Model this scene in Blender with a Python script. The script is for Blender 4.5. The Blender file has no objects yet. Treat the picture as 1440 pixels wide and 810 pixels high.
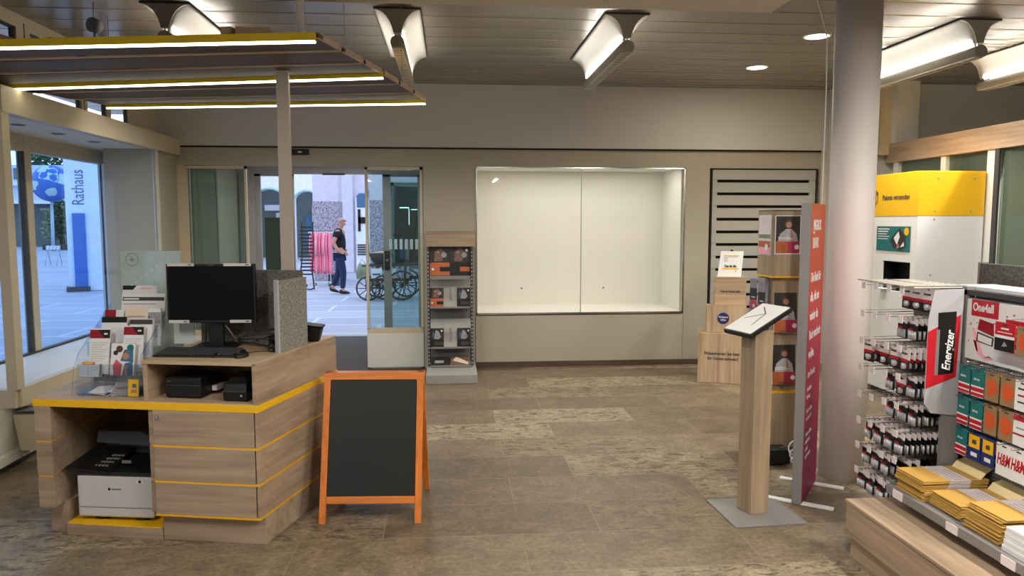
import bpy, bmesh, math, random
from mathutils import Matrix, Vector, Euler
random.seed(7)
PI = math.pi
SC = bpy.context.scene
COL = SC.collection

# ---------------------------------------------------------------- helpers
def lin(c):
    c = c / 255.0
    return c / 12.92 if c <= .04045 else ((c + .055) / 1.055) ** 2.4
def rgb(r, g, b): return (lin(r), lin(g), lin(b), 1.0)

MATS = {}
def newmat(name):
    m = bpy.data.materials.new(name); m.use_nodes = True
    nt = m.node_tree; nt.nodes.clear()
    out = nt.nodes.new('ShaderNodeOutputMaterial')
    MATS[name] = m
    return m, nt, out
def N(nt, typ, **kw):
    n = nt.nodes.new(typ)
    for k, v in kw.items():
        if k.startswith('i_'): n.inputs[k[2:].replace('_', ' ')].default_value = v
        else: setattr(n, k, v)
    return n
def L(nt, a, b): nt.links.new(a, b)

def plain(name, col, rough=.6, metal=0.0, spec=.4, var=.06, scale=6.0, bump=0.0, coat=0.0):
    """a surface of one colour with a little procedural unevenness"""
    m, nt, out = newmat(name)
    b = N(nt, 'ShaderNodeBsdfPrincipled')
    b.inputs['Roughness'].default_value = rough
    b.inputs['Metallic'].default_value = metal
    b.inputs['Specular IOR Level'].default_value = spec
    b.inputs['Coat Weight'].default_value = coat
    tc = N(nt, 'ShaderNodeTexCoord')
    no = N(nt, 'ShaderNodeTexNoise'); no.inputs['Scale'].default_value = scale; no.inputs['Detail'].default_value = 3
    L(nt, tc.outputs['Object'], no.inputs['Vector'])
    cr = N(nt, 'ShaderNodeValToRGB')
    c = rgb(*col)
    cr.color_ramp.elements[0].position = .3; cr.color_ramp.elements[1].position = .7
    cr.color_ramp.elements[0].color = tuple(x * (1 - var) for x in c[:3]) + (1,)
    cr.color_ramp.elements[1].color = tuple(min(1, x * (1 + var)) for x in c[:3]) + (1,)
    L(nt, no.outputs['Fac'], cr.inputs['Fac']); L(nt, cr.outputs['Color'], b.inputs['Base Color'])
    if bump:
        bp = N(nt, 'ShaderNodeBump'); bp.inputs['Strength'].default_value = bump
        bp.inputs['Distance'].default_value = .01
        L(nt, no.outputs['Fac'], bp.inputs['Height']); L(nt, bp.outputs['Normal'], b.inputs['Normal'])
    L(nt, b.outputs[0], out.inputs[0])
    return m

def wood(name, col, axis='X', dark=.72, rough=.5, scale=1.0):
    """long-grained laminate; axis = direction of the grain"""
    m, nt, out = newmat(name)
    b = N(nt, 'ShaderNodeBsdfPrincipled'); b.inputs['Roughness'].default_value = rough
    b.inputs['Specular IOR Level'].default_value = .35
    tc = N(nt, 'ShaderNodeTexCoord'); mp = N(nt, 'ShaderNodeMapping')
    s = {'X': (1.2, 22, 22), 'Y': (22, 1.2, 22), 'Z': (22, 22, 1.2)}[axis]
    mp.inputs['Scale'].default_value = tuple(v * scale for v in s)
    L(nt, tc.outputs['Object'], mp.inputs['Vector'])
    n1 = N(nt, 'ShaderNodeTexNoise'); n1.inputs['Scale'].default_value = 1.0; n1.inputs['Detail'].default_value = 6
    n1.inputs['Distortion'].default_value = 1.2
    mp2 = N(nt, 'ShaderNodeMapping')
    s2 = {'X': (.9, 5, 5), 'Y': (5, .9, 5), 'Z': (5, 5, .9)}[axis]
    mp2.inputs['Scale'].default_value = tuple(v * scale for v in s2)
    n2 = N(nt, 'ShaderNodeTexNoise'); n2.inputs['Scale'].default_value = 1.4; n2.inputs['Detail'].default_value = 3
    L(nt, tc.outputs['Object'], mp2.inputs['Vector'])
    L(nt, mp.outputs[0], n1.inputs['Vector']); L(nt, mp2.outputs[0], n2.inputs['Vector'])
    mx = N(nt, 'ShaderNodeMath', operation='ADD'); L(nt, n1.outputs['Fac'], mx.inputs[0]); L(nt, n2.outputs['Fac'], mx.inputs[1])
    hl = N(nt, 'ShaderNodeMath', operation='MULTIPLY'); hl.inputs[1].default_value = .5; L(nt, mx.outputs[0], hl.inputs[0])
    cr = N(nt, 'ShaderNodeValToRGB'); c = rgb(*col)
    cr.color_ramp.elements[0].position = .36; cr.color_ramp.elements[1].position = .62
    cr.color_ramp.elements[0].color = (c[0] * dark, c[1] * dark * .98, c[2] * dark * .95, 1)
    cr.color_ramp.elements[1].color = (min(1, c[0] * 1.12), min(1, c[1] * 1.12), min(1, c[2] * 1.12), 1)
    L(nt, hl.outputs[0], cr.inputs['Fac']); L(nt, cr.outputs['Color'], b.inputs['Base Color'])
    L(nt, b.outputs[0], out.inputs[0])
    return m

def speckle(name, c1, c2, scale=60, rough=.9, pos=(.45, .6), c3=None, bump=0):
    m, nt, out = newmat(name)
    b = N(nt, 'ShaderNodeBsdfPrincipled'); b.inputs['Roughness'].default_value = rough
    tc = N(nt, 'ShaderNodeTexCoord')
    no = N(nt, 'ShaderNodeTexNoise'); no.inputs['Scale'].default_value = scale; no.inputs['Detail'].default_value = 4
    no.inputs['Distortion'].default_value = .6
    L(nt, tc.outputs['Object'], no.inputs['Vector'])
    cr = N(nt, 'ShaderNodeValToRGB')
    cr.color_ramp.elements[0].position = pos[0]; cr.color_ramp.elements[1].position = pos[1]
    cr.color_ramp.elements[0].color = rgb(*c1); cr.color_ramp.elements[1].color = rgb(*c2)
    if c3:
        e = cr.color_ramp.elements.new((pos[0] + pos[1]) / 2); e.color = rgb(*c3)
    L(nt, no.outputs['Fac'], cr.inputs['Fac']); L(nt, cr.outputs['Color'], b.inputs['Base Color'])
    L(nt, b.outputs[0], out.inputs[0])
    return m

def emit(name, col, strength):
    m, nt, out = newmat(name)
    e = N(nt, 'ShaderNodeEmission'); e.inputs[0].default_value = rgb(*col); e.inputs[1].default_value = strength
    L(nt, e.outputs[0], out.inputs[0]); return m

def glass(name, tint=(235, 243, 240), refl=.06, haze=0.0, hazecol=(200, 205, 200)):
    m, nt, out = newmat(name)
    t = N(nt, 'ShaderNodeBsdfTransparent'); t.inputs[0].default_value = rgb(*tint)
    g = N(nt, 'ShaderNodeBsdfGlossy'); g.inputs['Roughness'].default_value = .02
    fr = N(nt, 'ShaderNodeLayerWeight'); fr.inputs['Blend'].default_value = .12
    ad = N(nt, 'ShaderNodeMath', operation='MULTIPLY_ADD'); ad.inputs[1].default_value = .45; ad.inputs[2].default_value = refl
    L(nt, fr.outputs['Fresnel'], ad.inputs[0])
    ge = N(nt, 'ShaderNodeNewGeometry'); iv = N(nt, 'ShaderNodeMath', operation='SUBTRACT'); iv.inputs[0].default_value = 1; L(nt, ge.outputs['Backfacing'], iv.inputs[1])
    mu = N(nt, 'ShaderNodeMath', operation='MULTIPLY'); L(nt, ad.outputs[0], mu.inputs[0]); L(nt, iv.outputs[0], mu.inputs[1]); ad = mu
    mx = N(nt, 'ShaderNodeMixShader'); L(nt, ad.outputs[0], mx.inputs[0]); L(nt, t.outputs[0], mx.inputs[1]); L(nt, g.outputs[0], mx.inputs[2])
    last = mx
    if haze:
        d = N(nt, 'ShaderNodeBsdfDiffuse'); d.inputs[0].default_value = rgb(*hazecol)
        m2 = N(nt, 'ShaderNodeMixShader'); m2.inputs[0].default_value = haze
        L(nt, mx.outputs[0], m2.inputs[1]); L(nt, d.outputs[0], m2.inputs[2]); last = m2
    L(nt, last.outputs[0], out.inputs[0]); return m

def M(name): return MATS[name]

class MB:
    """collects shapes and links them as ONE mesh object"""
    def __init__(s, mat4=None):
        s.bm = bmesh.new(); s.M = mat4 or Matrix(); s.mats = []; s.cur = 0
    def mat(s, m):
        m = M(m) if isinstance(m, str) else m
        if m not in s.mats: s.mats.append(m)
        s.cur = s.mats.index(m); return s
    def _v(s, p): return s.bm.verts.new(s.M @ Vector(p))
    def face(s, pts, smooth=False):
        f = s.bm.faces.new([s._v(p) for p in pts]); f.material_index = s.cur; f.smooth = smooth; return f
    def _f(s, vs, smooth=False):
        try: f = s.bm.faces.new(vs)
        except ValueError: return None
        f.material_index = s.cur; f.smooth = smooth; return f
    def prism(s, pts, z0, z1):
        """polygon pts (x,y) counter-clockwise extruded z0..z1"""
        a = [s._v((p[0], p[1], z0)) for p in pts]; b = [s._v((p[0], p[1], z1)) for p in pts]
        n = len(pts)
        s._f(a[::-1]); s._f(b)
        for i in range(n): s._f([a[i], a[(i + 1) % n], b[(i + 1) % n], b[i]])
        return s
    def box(s, x0, x1, y0, y1, z0, z1):
        return s.prism([(x0, y0), (x1, y0), (x1, y1), (x0, y1)], z0, z1)
    def loft(s, rings, cap=True, smooth=False, close=True):
        R = [[s._v(p) for p in r] for r in rings]; n = len(R[0])
        for i in range(len(R) - 1):
            for j in range(n if close else n - 1):
                k = (j + 1) % n
                s._f([R[i][j], R[i][k], R[i + 1][k], R[i + 1][j]], smooth)
        if cap: s._f(R[0][::-1]); s._f(R[-1])
        return s
    def cyl(s, p0, p1, r, r1=None, n=16, cap=True, smooth=True):
        p0, p1 = Vector(p0), Vector(p1); d = (p1 - p0).normalized(); r1 = r if r1 is None else r1
        u = d.orthogonal().normalized(); w = d.cross(u)
        ring = lambda c, rr: [c + (u * math.cos(2 * PI * i / n) + w * math.sin(2 * PI * i / n)) * rr for i in range(n)]
        return s.loft([ring(p0, r), ring(p1, r1)], cap, smooth)
    def tube(s, pts, r, n=8):
        pts = [Vector(p) for p in pts]; rings = []; u = None
        for i, p in enumerate(pts):
            d = (pts[min(i + 1, len(pts) - 1)] - pts[max(i - 1, 0)]).normalized()
            if u is None: u = d.orthogonal().normalized()
            u = (u - d * u.dot(d)).normalized(); w = d.cross(u)
            rr = r[i] if isinstance(r, (list, tuple)) else r
            rings.append([p + (u * math.cos(2 * PI * k / n) + w * math.sin(2 * PI * k / n)) * rr for k in range(n)])
        return s.loft(rings, True, True)
    def lathe(s, prof, n=24, c=(0, 0, 0)):
        rings = [[(c[0] + r * math.cos(2 * PI * k / n), c[1] + r * math.sin(2 * PI * k / n), c[2] + z) for k in range(n)] for r, z in prof]
        return s.loft(rings, True, True)
    def ball(s, c, r, n=16, sc=(1, 1, 1)):
        c = Vector(c); m = n // 2; rings = []
        for i in range(1, m):
            a = PI * i / m
            rings.append([(c.x + r * sc[0] * math.sin(a) * math.cos(2 * PI * k / n), c.y + r * sc[1] * math.sin(a) * math.sin(2 * PI * k / n), c.z - r * sc[2] * math.cos(a)) for k in range(n)])
        return s.loft(rings, True, True)
    # flat art facing -Y in the local frame: x right, z up, y = how far it stands proud (negative = nearer the viewer)
    def rect(s, x0, x1, z0, z1, y=0): s.face([(x0, y, z0), (x1, y, z0), (x1, y, z1), (x0, y, z1)]); return s
    def disc(s, x, z, r, y=0, rz=None, n=20):
        rz = rz or r
        s.face([(x + r * math.cos(2 * PI * k / n), y, z + rz * math.sin(2 * PI * k / n)) for k in range(n)]); return s
    def poly(s, pts, y=0): s.face([(p[0], y, p[1]) for p in pts]); return s
    def build(s, name, mat=None, parent=None, bevel=0, world=False, seg=2):
        if mat is not None and not s.mats: s.mats.append(M(mat) if isinstance(mat, str) else mat)
        me = bpy.data.meshes.new(name)
        if world and parent is not None:
            bpy.context.view_layer.update(); inv = wm(parent).inverted()
            for v in s.bm.verts: v.co = inv @ v.co
        bmesh.ops.recalc_face_normals(s.bm, faces=[f for f in s.bm.faces if len(f.verts) > 0 and not f.smooth]) if False else None
        s.bm.to_mesh(me); s.bm.free()
        for m in s.mats: me.materials.append(m)
        o = bpy.data.objects.new(name, me); COL.objects.link(o)
        if parent is not None: o.parent = parent
        if bevel:
            b = o.modifiers.new('Bevel', 'BEVEL'); b.width = bevel; b.segments = seg; b.limit_method = 'ANGLE'; b.angle_limit = math.radians(40)
        return o

def wm(o):
    m = Matrix.LocRotScale(o.location, o.rotation_euler, o.scale)
    return wm(o.parent) @ m if o.parent else m
def thing(name, label, cat, loc=(0, 0, 0), rotz=0, group=None):
    o = bpy.data.objects.new(name, None); COL.objects.link(o); o.empty_display_size = .1
    o.location = loc; o.rotation_euler = (0, 0, rotz); o['label'] = label; o['category'] = cat
    if group: o['group'] = group
    return o
def tag(o, label, cat, group=None):
    o['label'] = label; o['category'] = cat
    if group: o['group'] = group
    return o
def struct(o, label=None):
    o['kind'] = 'structure'
    if label: o['label'] = label
    return o
def copy_tree(o, parent=None):
    c = o.copy(); COL.objects.link(c)
    if parent is not None: c.parent = parent
    for ch in list(o.children): copy_tree(ch, c)
    return c
TXT = {}
def text(body, size, mat, parent, loc=(0, 0, 0), rot=(PI / 2, 0, 0), align='LEFT', name='lettering', bold=0.0, sx=1.0, shear=0.0, spacing=1.0, line=1.0):
    key = (body, size, mat, align, bold, shear)
    if key not in TXT:
        cu = bpy.data.curves.new(name, 'FONT'); cu.body = body; cu.size = size; cu.align_x = align; cu.extrude = .0004
        cu.offset = bold; cu.shear = shear; cu.resolution_u = 3
        tmp = bpy.data.objects.new('tmp_lettering', cu); COL.objects.link(tmp)
        dg = bpy.context.evaluated_depsgraph_get(); me = bpy.data.meshes.new_from_object(tmp.evaluated_get(dg))
        bpy.data.objects.remove(tmp); me.name = name; me.materials.clear(); me.materials.append(M(mat)); TXT[key] = me
    o = bpy.data.objects.new(name, TXT[key]); COL.objects.link(o); o.parent = parent
    o.location = loc; o.rotation_euler = rot; o.scale = (sx, 1, 1)
    return o

# ---------------------------------------------------------------- materials
plain('plaster', (206, 202, 195), .8, var=.02, scale=1.5)
plain('tan_panel', (178, 170, 152), .55, var=.03, scale=1.2)
plain('cream_metal', (205, 192, 165), .45, var=.03, scale=2)
plain('white_metal', (222, 220, 212), .4, var=.02)
plain('base_white', (206, 201, 190), .6, var=.03)
plain('dark_groove', (40, 34, 28), .8)
plain('column_paint', (240, 229, 223), .5, var=.02, scale=2, spec=.5)
plain('soffit_paint', (206, 198, 180), .6, var=.02)
plain('niche_white', (232, 230, 222), .7, var=.01)
plain('slat_grey', (176, 173, 162), .55, var=.02)
plain('alu', (170, 168, 162), .35, metal=.75, var=.04)
plain('chrome', (200, 200, 200), .18, metal=1.0)
plain('rack_grey', (158, 155, 150), .5, var=.02)
plain('grey_metal', (140, 136, 134), .45, metal=.2, var=.03)
plain('mid_grey', (120, 120, 120), .55)
plain('dark_grey', (62, 62, 64), .6)
plain('door_grey', (158, 158, 156), .45)
plain('post_grey', (186, 176, 165), .5, var=.02)
plain('lamp_grey', (176, 170, 158), .5)
plain('black', (18, 18, 19), .45, spec=.4)
plain('black_gloss', (10, 10, 11), .5, spec=.12)
plain('black_rubber', (26, 25, 25), .8)
plain('white', (232, 230, 228), .6, var=.01)
plain('paper', (228, 226, 228), .7, var=.01)
plain('cream_paper', (222, 205, 180), .75)
plain('printer_white', (200, 198, 197), .45, var=.01)
plain('yellow', (238, 184, 26), .5, var=.03)
plain('yellow_line', (236, 176, 30), .5, var=.03)
plain('canopy_yellow', (232, 200, 30), .45, var=.05)
plain('mat', (74, 70, 68), .95, var=.15, scale=200)
plain('chalkboard', (24, 24, 24), .5, var=.12, scale=4)
wood('orange_wood', (214, 124, 52), 'Z', dark=.68, rough=.4)
wood('orange_wood_x', (214, 124, 52), 'X', dark=.68, rough=.4)
wood('oak_x', (168, 147, 126), 'X', dark=.64)
wood('oak_y', (174, 150, 126), 'Y', dark=.64)
wood('oak_z', (170, 148, 120), 'Z', dark=.68)
wood('oak_top', (188, 164, 136), 'X', dark=.85)
wood('oak_dark', (88, 70, 59), 'X', dark=.8, rough=.6)
wood('box_wood', (196, 168, 138), 'Z', dark=.62, scale=.8)
wood('box_wood_x', (194, 164, 134), 'X', dark=.68, scale=.8)
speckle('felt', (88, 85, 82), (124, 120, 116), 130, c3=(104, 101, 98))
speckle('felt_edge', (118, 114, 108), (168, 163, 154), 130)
speckle('granite', (110, 102, 112), (178, 170, 182), 22, .6, (.38, .58), (150, 142, 154))
plain('ext_plaster', (205, 200, 212), .8)
plain('ext_white', (232, 234, 242), .8)
plain('ext_pale', (200, 210, 225), .8)
plain('ext_roof', (120, 80, 70), .9, var=.2)
plain('ext_blue', (62, 108, 186), .5)
plain('ext_shop', (96, 108, 106), .4)
plain('pylon_white', (222, 232, 244), .5)
plain('pylon_grey', (176, 190, 205), .5)
plain('letter_grey', (92, 112, 140), .6)
plain('leaf', (58, 84, 50), .8, var=.3, scale=8)
plain('leaf_pale', (130, 140, 110), .8, var=.3, scale=8)
plain('pink', (250, 138, 160), .8, var=.1, scale=20)
plain('pink_pale', (246, 176, 190), .8)
plain('cart_wood', (70, 58, 52), .7)
plain('skin', (186, 134, 112), .6)
plain('hair', (178, 146, 130), .8)
plain('shirt_black', (20, 20, 26), .85)
plain('jeans', (28, 42, 74), .85, var=.15, scale=15)
plain('red', (188, 24, 40), .5)
plain('deep_red', (150, 22, 38), .5)
plain('orange', (208, 86, 42), .5)
plain('orange_print', (184, 98, 56), .5)
plain('teal', (24, 110, 112), .5)
plain('kraft', (150, 120, 84), .7)
plain('blue_dark', (24, 40, 100), .5)
plain('envelope_yellow', (200, 158, 80), .6, var=.05)
plain('envelope_side', (104, 76, 30), .7)
plain('envelope_flap', (236, 212, 160), .6)
plain('label_white', (228, 216, 216), .6)
plain('sticker_blue', (38, 44, 110), .5)
plain('photo_dark', (48, 42, 42), .45, var=.35, scale=40)
plain('photo_skin', (176, 128, 106), .5)
plain('photo_shirt', (150, 148, 156), .5, var=.2, scale=60)
plain('pale_shirt', (176, 172, 180), .5, var=.1, scale=50)
plain('photo_hair', (84, 56, 40), .5)
plain('photo_blue', (70, 108, 140), .5)
plain('photo_pink', (206, 88, 104), .5)
plain('photo_mix', (120, 92, 84), .5, var=.6, scale=60)
plain('print_magenta', (176, 44, 76), .5)
plain('screen_note', (206, 204, 200), .6)
plain('map_print', (205, 215, 212), .6)
plain('lip_blue', (176, 206, 206), .5)
plain('silver_print', (190, 190, 195), .4, metal=.3)
glass('clear_glass', (251, 251, 250), .025); glass('bay_glass', (222, 238, 253), .02)
glass('door_glass', (226, 237, 234), .05, .02, (150, 165, 160))
glass('film_glass', (70, 80, 76), .05, .5, (88, 100, 94))
glass('partition_glass', (215, 225, 215), .04, .12, (130, 142, 132))
glass('inner_leaf_glass', (205, 216, 212), .10, .12, (185, 192, 186))
glass('acrylic', (238, 242, 246), .08)
glass('map_glass', (232, 240, 240), .05, .45, (205, 218, 216))
emit('tube_light', (255, 247, 228), 4)
emit('louvre_glow', (250, 240, 220), .55)
emit('strip_light', (255, 251, 222), 8)
emit('downlight_glow', (255, 244, 220), 12)
emit('shop_glow', (200, 235, 240), 3)

# light grey-beige gradient print of the bank totem (orange at the top, magenta below: printed colour)
def gradient_print():
    m, nt, out = newmat('totem_print')
    b = N(nt, 'ShaderNodeBsdfPrincipled'); b.inputs['Roughness'].default_value = .5
    tc = N(nt, 'ShaderNodeTexCoord'); sp = N(nt, 'ShaderNodeSeparateXYZ'); L(nt, tc.outputs['Object'], sp.inputs[0])
    mr = N(nt, 'ShaderNodeMapRange'); mr.inputs['From Min'].default_value = .0; mr.inputs['From Max'].default_value = 1.7
    L(nt, sp.outputs['Z'], mr.inputs['Value'])
    cr = N(nt, 'ShaderNodeValToRGB'); cr.color_ramp.elements[0].color = rgb(158, 28, 96); cr.color_ramp.elements[1].color = rgb(200, 88, 30)
    e = cr.color_ramp.elements.new(.5); e.color = rgb(196, 38, 78)
    e = cr.color_ramp.elements.new(.72); e.color = rgb(198, 66, 44)
    L(nt, mr.outputs[0], cr.inputs['Fac']); L(nt, cr.outputs['Color'], b.inputs['Base Color']); L(nt, b.outputs[0], out.inputs[0])
gradient_print()

def floor_mat():
    m, nt, out = newmat('stone_floor')
    b = N(nt, 'ShaderNodeBsdfPrincipled'); b.inputs['Specular IOR Level'].default_value = .45
    tc = N(nt, 'ShaderNodeTexCoord'); mp = N(nt, 'ShaderNodeMapping')
    mp.inputs['Location'].default_value = (.35, .12, 0)
    L(nt, tc.outputs['Object'], mp.inputs['Vector'])
    br = N(nt, 'ShaderNodeTexBrick'); br.offset = .37; br.squash = 1.0; br.squash_frequency = 2
    for k, v in (('Scale', 1.0), ('Mortar Size', .0035), ('Mortar Smooth', .2), ('Brick Width', 1.12), ('Row Height', .42), ('Bias', 0)):
        br.inputs[k].default_value = v
    br.inputs['Color1'].default_value = (0, 0, 0, 1); br.inputs['Color2'].default_value = (1, 1, 1, 1); br.inputs['Mortar'].default_value = (.5, .5, .5, 1)
    L(nt, mp.outputs[0], br.inputs['Vector'])
    # per-slab tone
    tone = N(nt, 'ShaderNodeValToRGB'); tone.color_ramp.interpolation = 'LINEAR'
    cs = [(0, (104, 90, 74)), (.25, (132, 118, 97)), (.5, (113, 99, 81)), (.7, (136, 122, 100)), (1, (158, 146, 122))]
    tone.color_ramp.elements[0].position = 0; tone.color_ramp.elements[0].color = rgb(*cs[0][1])
    tone.color_ramp.elements[1].position = 1; tone.color_ramp.elements[1].color = rgb(*cs[-1][1])
    for p, c in cs[1:-1]:
        e = tone.color_ramp.elements.new(p); e.color = rgb(*c)
    L(nt, br.outputs['Color'], tone.inputs['Fac'])
    # fine clouding
    n1 = N(nt, 'ShaderNodeTexNoise'); n1.inputs['Scale'].default_value = 5.5; n1.inputs['Detail'].default_value = 10; n1.inputs['Roughness'].default_value = .74
    L(nt, tc.outputs['Object'], n1.inputs['Vector'])
    c1 = N(nt, 'ShaderNodeValToRGB'); c1.color_ramp.elements[0].position = .33; c1.color_ramp.elements[1].position = .68
    c1.color_ramp.elements[0].color = (.60, .58, .55, 1); c1.color_ramp.elements[1].color = (1.28, 1.27, 1.25, 1)
    L(nt, n1.outputs['Fac'], c1.inputs['Fac'])
    mul = N(nt, 'ShaderNodeMix', data_type='RGBA', blend_type='MULTIPLY'); mul.inputs['Factor'].default_value = 1
    L(nt, tone.outputs['Color'], mul.inputs['A']); L(nt, c1.outputs['Color'], mul.inputs['B'])
    n3 = N(nt, 'ShaderNodeTexNoise'); n3.inputs['Scale'].default_value = 38; n3.inputs['Detail'].default_value = 5; n3.inputs['Roughness'].default_value = .7
    L(nt, tc.outputs['Object'], n3.inputs['Vector'])
    c3 = N(nt, 'ShaderNodeValToRGB'); c3.color_ramp.elements[0].position = .35; c3.color_ramp.elements[1].position = .65
    c3.color_ramp.elements[0].color = (.72, .71, .69, 1); c3.color_ramp.elements[1].color = (1.22, 1.21, 1.2, 1)
    L(nt, n3.outputs['Fac'], c3.inputs['Fac'])
    mul3 = N(nt, 'ShaderNodeMix', data_type='RGBA', blend_type='MULTIPLY'); mul3.inputs['Factor'].default_value = 1
    L(nt, mul.outputs['Result'], mul3.inputs['A']); L(nt, c3.outputs['Color'], mul3.inputs['B']); mul = mul3
    # dark branching veins, strong only on some slabs
    mp2 = N(nt, 'ShaderNodeMapping'); mp2.inputs['Scale'].default_value = (1.0, 2.3, 1)
    L(nt, tc.outputs['Object'], mp2.inputs['Vector'])
    n2 = N(nt, 'ShaderNodeTexNoise'); n2.inputs['Scale'].default_value = 9; n2.inputs['Detail'].default_value = 8; n2.inputs['Distortion'].default_value = .9; n2.inputs['Roughness'].default_value = .72
    L(nt, mp2.outputs[0], n2.inputs['Vector'])
    v = N(nt, 'ShaderNodeValToRGB')
    v.color_ramp.elements[0].position = .41; v.color_ramp.elements[0].color = (1, 1, 1, 1)
    v.color_ramp.elements[1].position = .53; v.color_ramp.elements[1].color = (0, 0, 0, 1)
    e = v.color_ramp.elements.new(.5); e.color = (.0, .0, .0, 1)
    L(nt, n2.outputs['Fac'], v.inputs['Fac'])
    sel = N(nt, 'ShaderNodeValToRGB'); sel.color_ramp.elements[0].position = .38; sel.color_ramp.elements[1].position = .66
    sel.color_ramp.elements[0].color = (.22, .22, .22, 1); sel.color_ramp.elements[1].color = (.95, .95, .95, 1)
    L(nt, br.outputs['Color'], sel.inputs['Fac'])
    vs = N(nt, 'ShaderNodeMath', operation='MULTIPLY'); L(nt, v.outputs['Color'], vs.inputs[0]); L(nt, sel.outputs['Color'], vs.inputs[1])
    mv = N(nt, 'ShaderNodeMix', data_type='RGBA'); mv.inputs['B'].default_value = rgb(88, 74, 56)
    L(nt, vs.outputs[0], mv.inputs['Factor']); L(nt, mul.outputs['Result'], mv.inputs['A'])
    # joints
    mj = N(nt, 'ShaderNodeMix', data_type='RGBA'); mj.inputs['B'].default_value = rgb(132, 119, 97)
    L(nt, br.outputs['Fac'], mj.inputs['Factor']); L(nt, mv.outputs['Result'], mj.inputs['A'])
    L(nt, mj.outputs['Result'], b.inputs['Base Color'])
    rr = N(nt, 'ShaderNodeMapRange'); rr.inputs['To Min'].default_value = .32; rr.inputs['To Max'].default_value = .6
    L(nt, n1.outputs['Fac'], rr.inputs['Value']); L(nt, rr.outputs[0], b.inputs['Roughness'])
    bp = N(nt, 'ShaderNodeBump'); bp.inputs['Strength'].default_value = .12; bp.inputs['Distance'].default_value = .01
    L(nt, n1.outputs['Fac'], bp.inputs['Height']); L(nt, bp.outputs['Normal'], b.inputs['Normal'])
    L(nt, b.outputs[0], out.inputs[0])
floor_mat()

def ceiling_mat():
    m, nt, out = newmat('ceiling_panels')
    b = N(nt, 'ShaderNodeBsdfPrincipled'); b.inputs['Roughness'].default_value = .27; b.inputs['Metallic'].default_value = .4
    b.inputs['Specular IOR Level'].default_value = .6
    tc = N(nt, 'ShaderNodeTexCoord'); sp = N(nt, 'ShaderNodeSeparateXYZ'); L(nt, tc.outputs['Object'], sp.inputs[0])
    # long panels running along X, a joint every 0.3 m
    fr = N(nt, 'ShaderNodeMath', operation='MULTIPLY'); fr.inputs[1].default_value = 1 / .3; L(nt, sp.outputs['Y'], fr.inputs[0])
    f2 = N(nt, 'ShaderNodeMath', operation='FRACT'); L(nt, fr.outputs[0], f2.inputs[0])
    cr = N(nt, 'ShaderNodeValToRGB')
    cr.color_ramp.elements[0].position = 0; cr.color_ramp.elements[0].color = (.18, .16, .14, 1)
    cr.color_ramp.elements[1].position = 1; cr.color_ramp.elements[1].color = rgb(150, 143, 132)
    e = cr.color_ramp.elements.new(.05); e.color = (.18, .16, .14, 1)
    e = cr.color_ramp.elements.new(.08); e.color = rgb(158, 151, 140)
    L(nt, f2.outputs[0], cr.inputs['Fac']); L(nt, cr.outputs['Color'], b.inputs['Base Color'])
    # soft lengthwise waviness of the sheet metal
    mp = N(nt, 'ShaderNodeMapping'); mp.inputs['Scale'].default_value = (.25, 9, 1); L(nt, tc.outputs['Object'], mp.inputs['Vector'])
    no = N(nt, 'ShaderNodeTexNoise'); no.inputs['Scale'].default_value = 1.3; no.inputs['Detail'].default_value = 2; L(nt, mp.outputs[0], no.inputs['Vector'])
    ad = N(nt, 'ShaderNodeMath', operation='MULTIPLY_ADD'); ad.inputs[1].default_value = .5
    cr2 = N(nt, 'ShaderNodeValToRGB'); cr2.color_ramp.elements[0].color = (0, 0, 0, 1); cr2.color_ramp.elements[0].position = .02
    cr2.color_ramp.elements[1].position = .1; cr2.color_ramp.elements[1].color = (1, 1, 1, 1)
    L(nt, f2.outputs[0], cr2.inputs['Fac']); L(nt, no.outputs['Fac'], ad.inputs[0]); L(nt, cr2.outputs['Color'], ad.inputs[2])
    bp = N(nt, 'ShaderNodeBump'); bp.inputs['Strength'].default_value = .5; bp.inputs['Distance'].default_value = .014
    L(nt, ad.outputs[0], bp.inputs['Height']); L(nt, bp.outputs['Normal'], b.inputs['Normal'])
    L(nt, b.outputs[0], out.inputs[0])
ceiling_mat()

def pegboard_mat():
    m, nt, out = newmat('pegboard')
    b = N(nt, 'ShaderNodeBsdfPrincipled'); b.inputs['Roughness'].default_value = .5
    tc = N(nt, 'ShaderNodeTexCoord'); sp = N(nt, 'ShaderNodeSeparateXYZ'); L(nt, tc.outputs['Object'], sp.inputs[0])
    def cell(o):
        a = N(nt, 'ShaderNodeMath', operation='MULTIPLY'); a.inputs[1].default_value = 1 / .016; L(nt, o, a.inputs[0])
        f = N(nt, 'ShaderNodeMath', operation='FRACT'); L(nt, a.outputs[0], f.inputs[0])
        c = N(nt, 'ShaderNodeMath', operation='SUBTRACT'); c.inputs[1].default_value = .5; L(nt, f.outputs[0], c.inputs[0])
        q = N(nt, 'ShaderNodeMath', operation='MULTIPLY'); L(nt, c.outputs[0], q.inputs[0]); L(nt, c.outputs[0], q.inputs[1]); return q.outputs[0]
    s = N(nt, 'ShaderNodeMath', operation='ADD'); L(nt, cell(sp.outputs['Y']), s.inputs[0]); L(nt, cell(sp.outputs['Z']), s.inputs[1])
    lt = N(nt, 'ShaderNodeMath', operation='LESS_THAN'); lt.inputs[1].default_value = .06; L(nt, s.outputs[0], lt.inputs[0])
    mx = N(nt, 'ShaderNodeMix', data_type='RGBA'); mx.inputs['A'].default_value = rgb(150, 147, 142); mx.inputs['B'].default_value = rgb(52, 48, 44)
    L(nt, lt.outputs[0], mx.inputs['Factor']); L(nt, mx.outputs['Result'], b.inputs['Base Color']); L(nt, b.outputs[0], out.inputs[0])
pegboard_mat()

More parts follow.
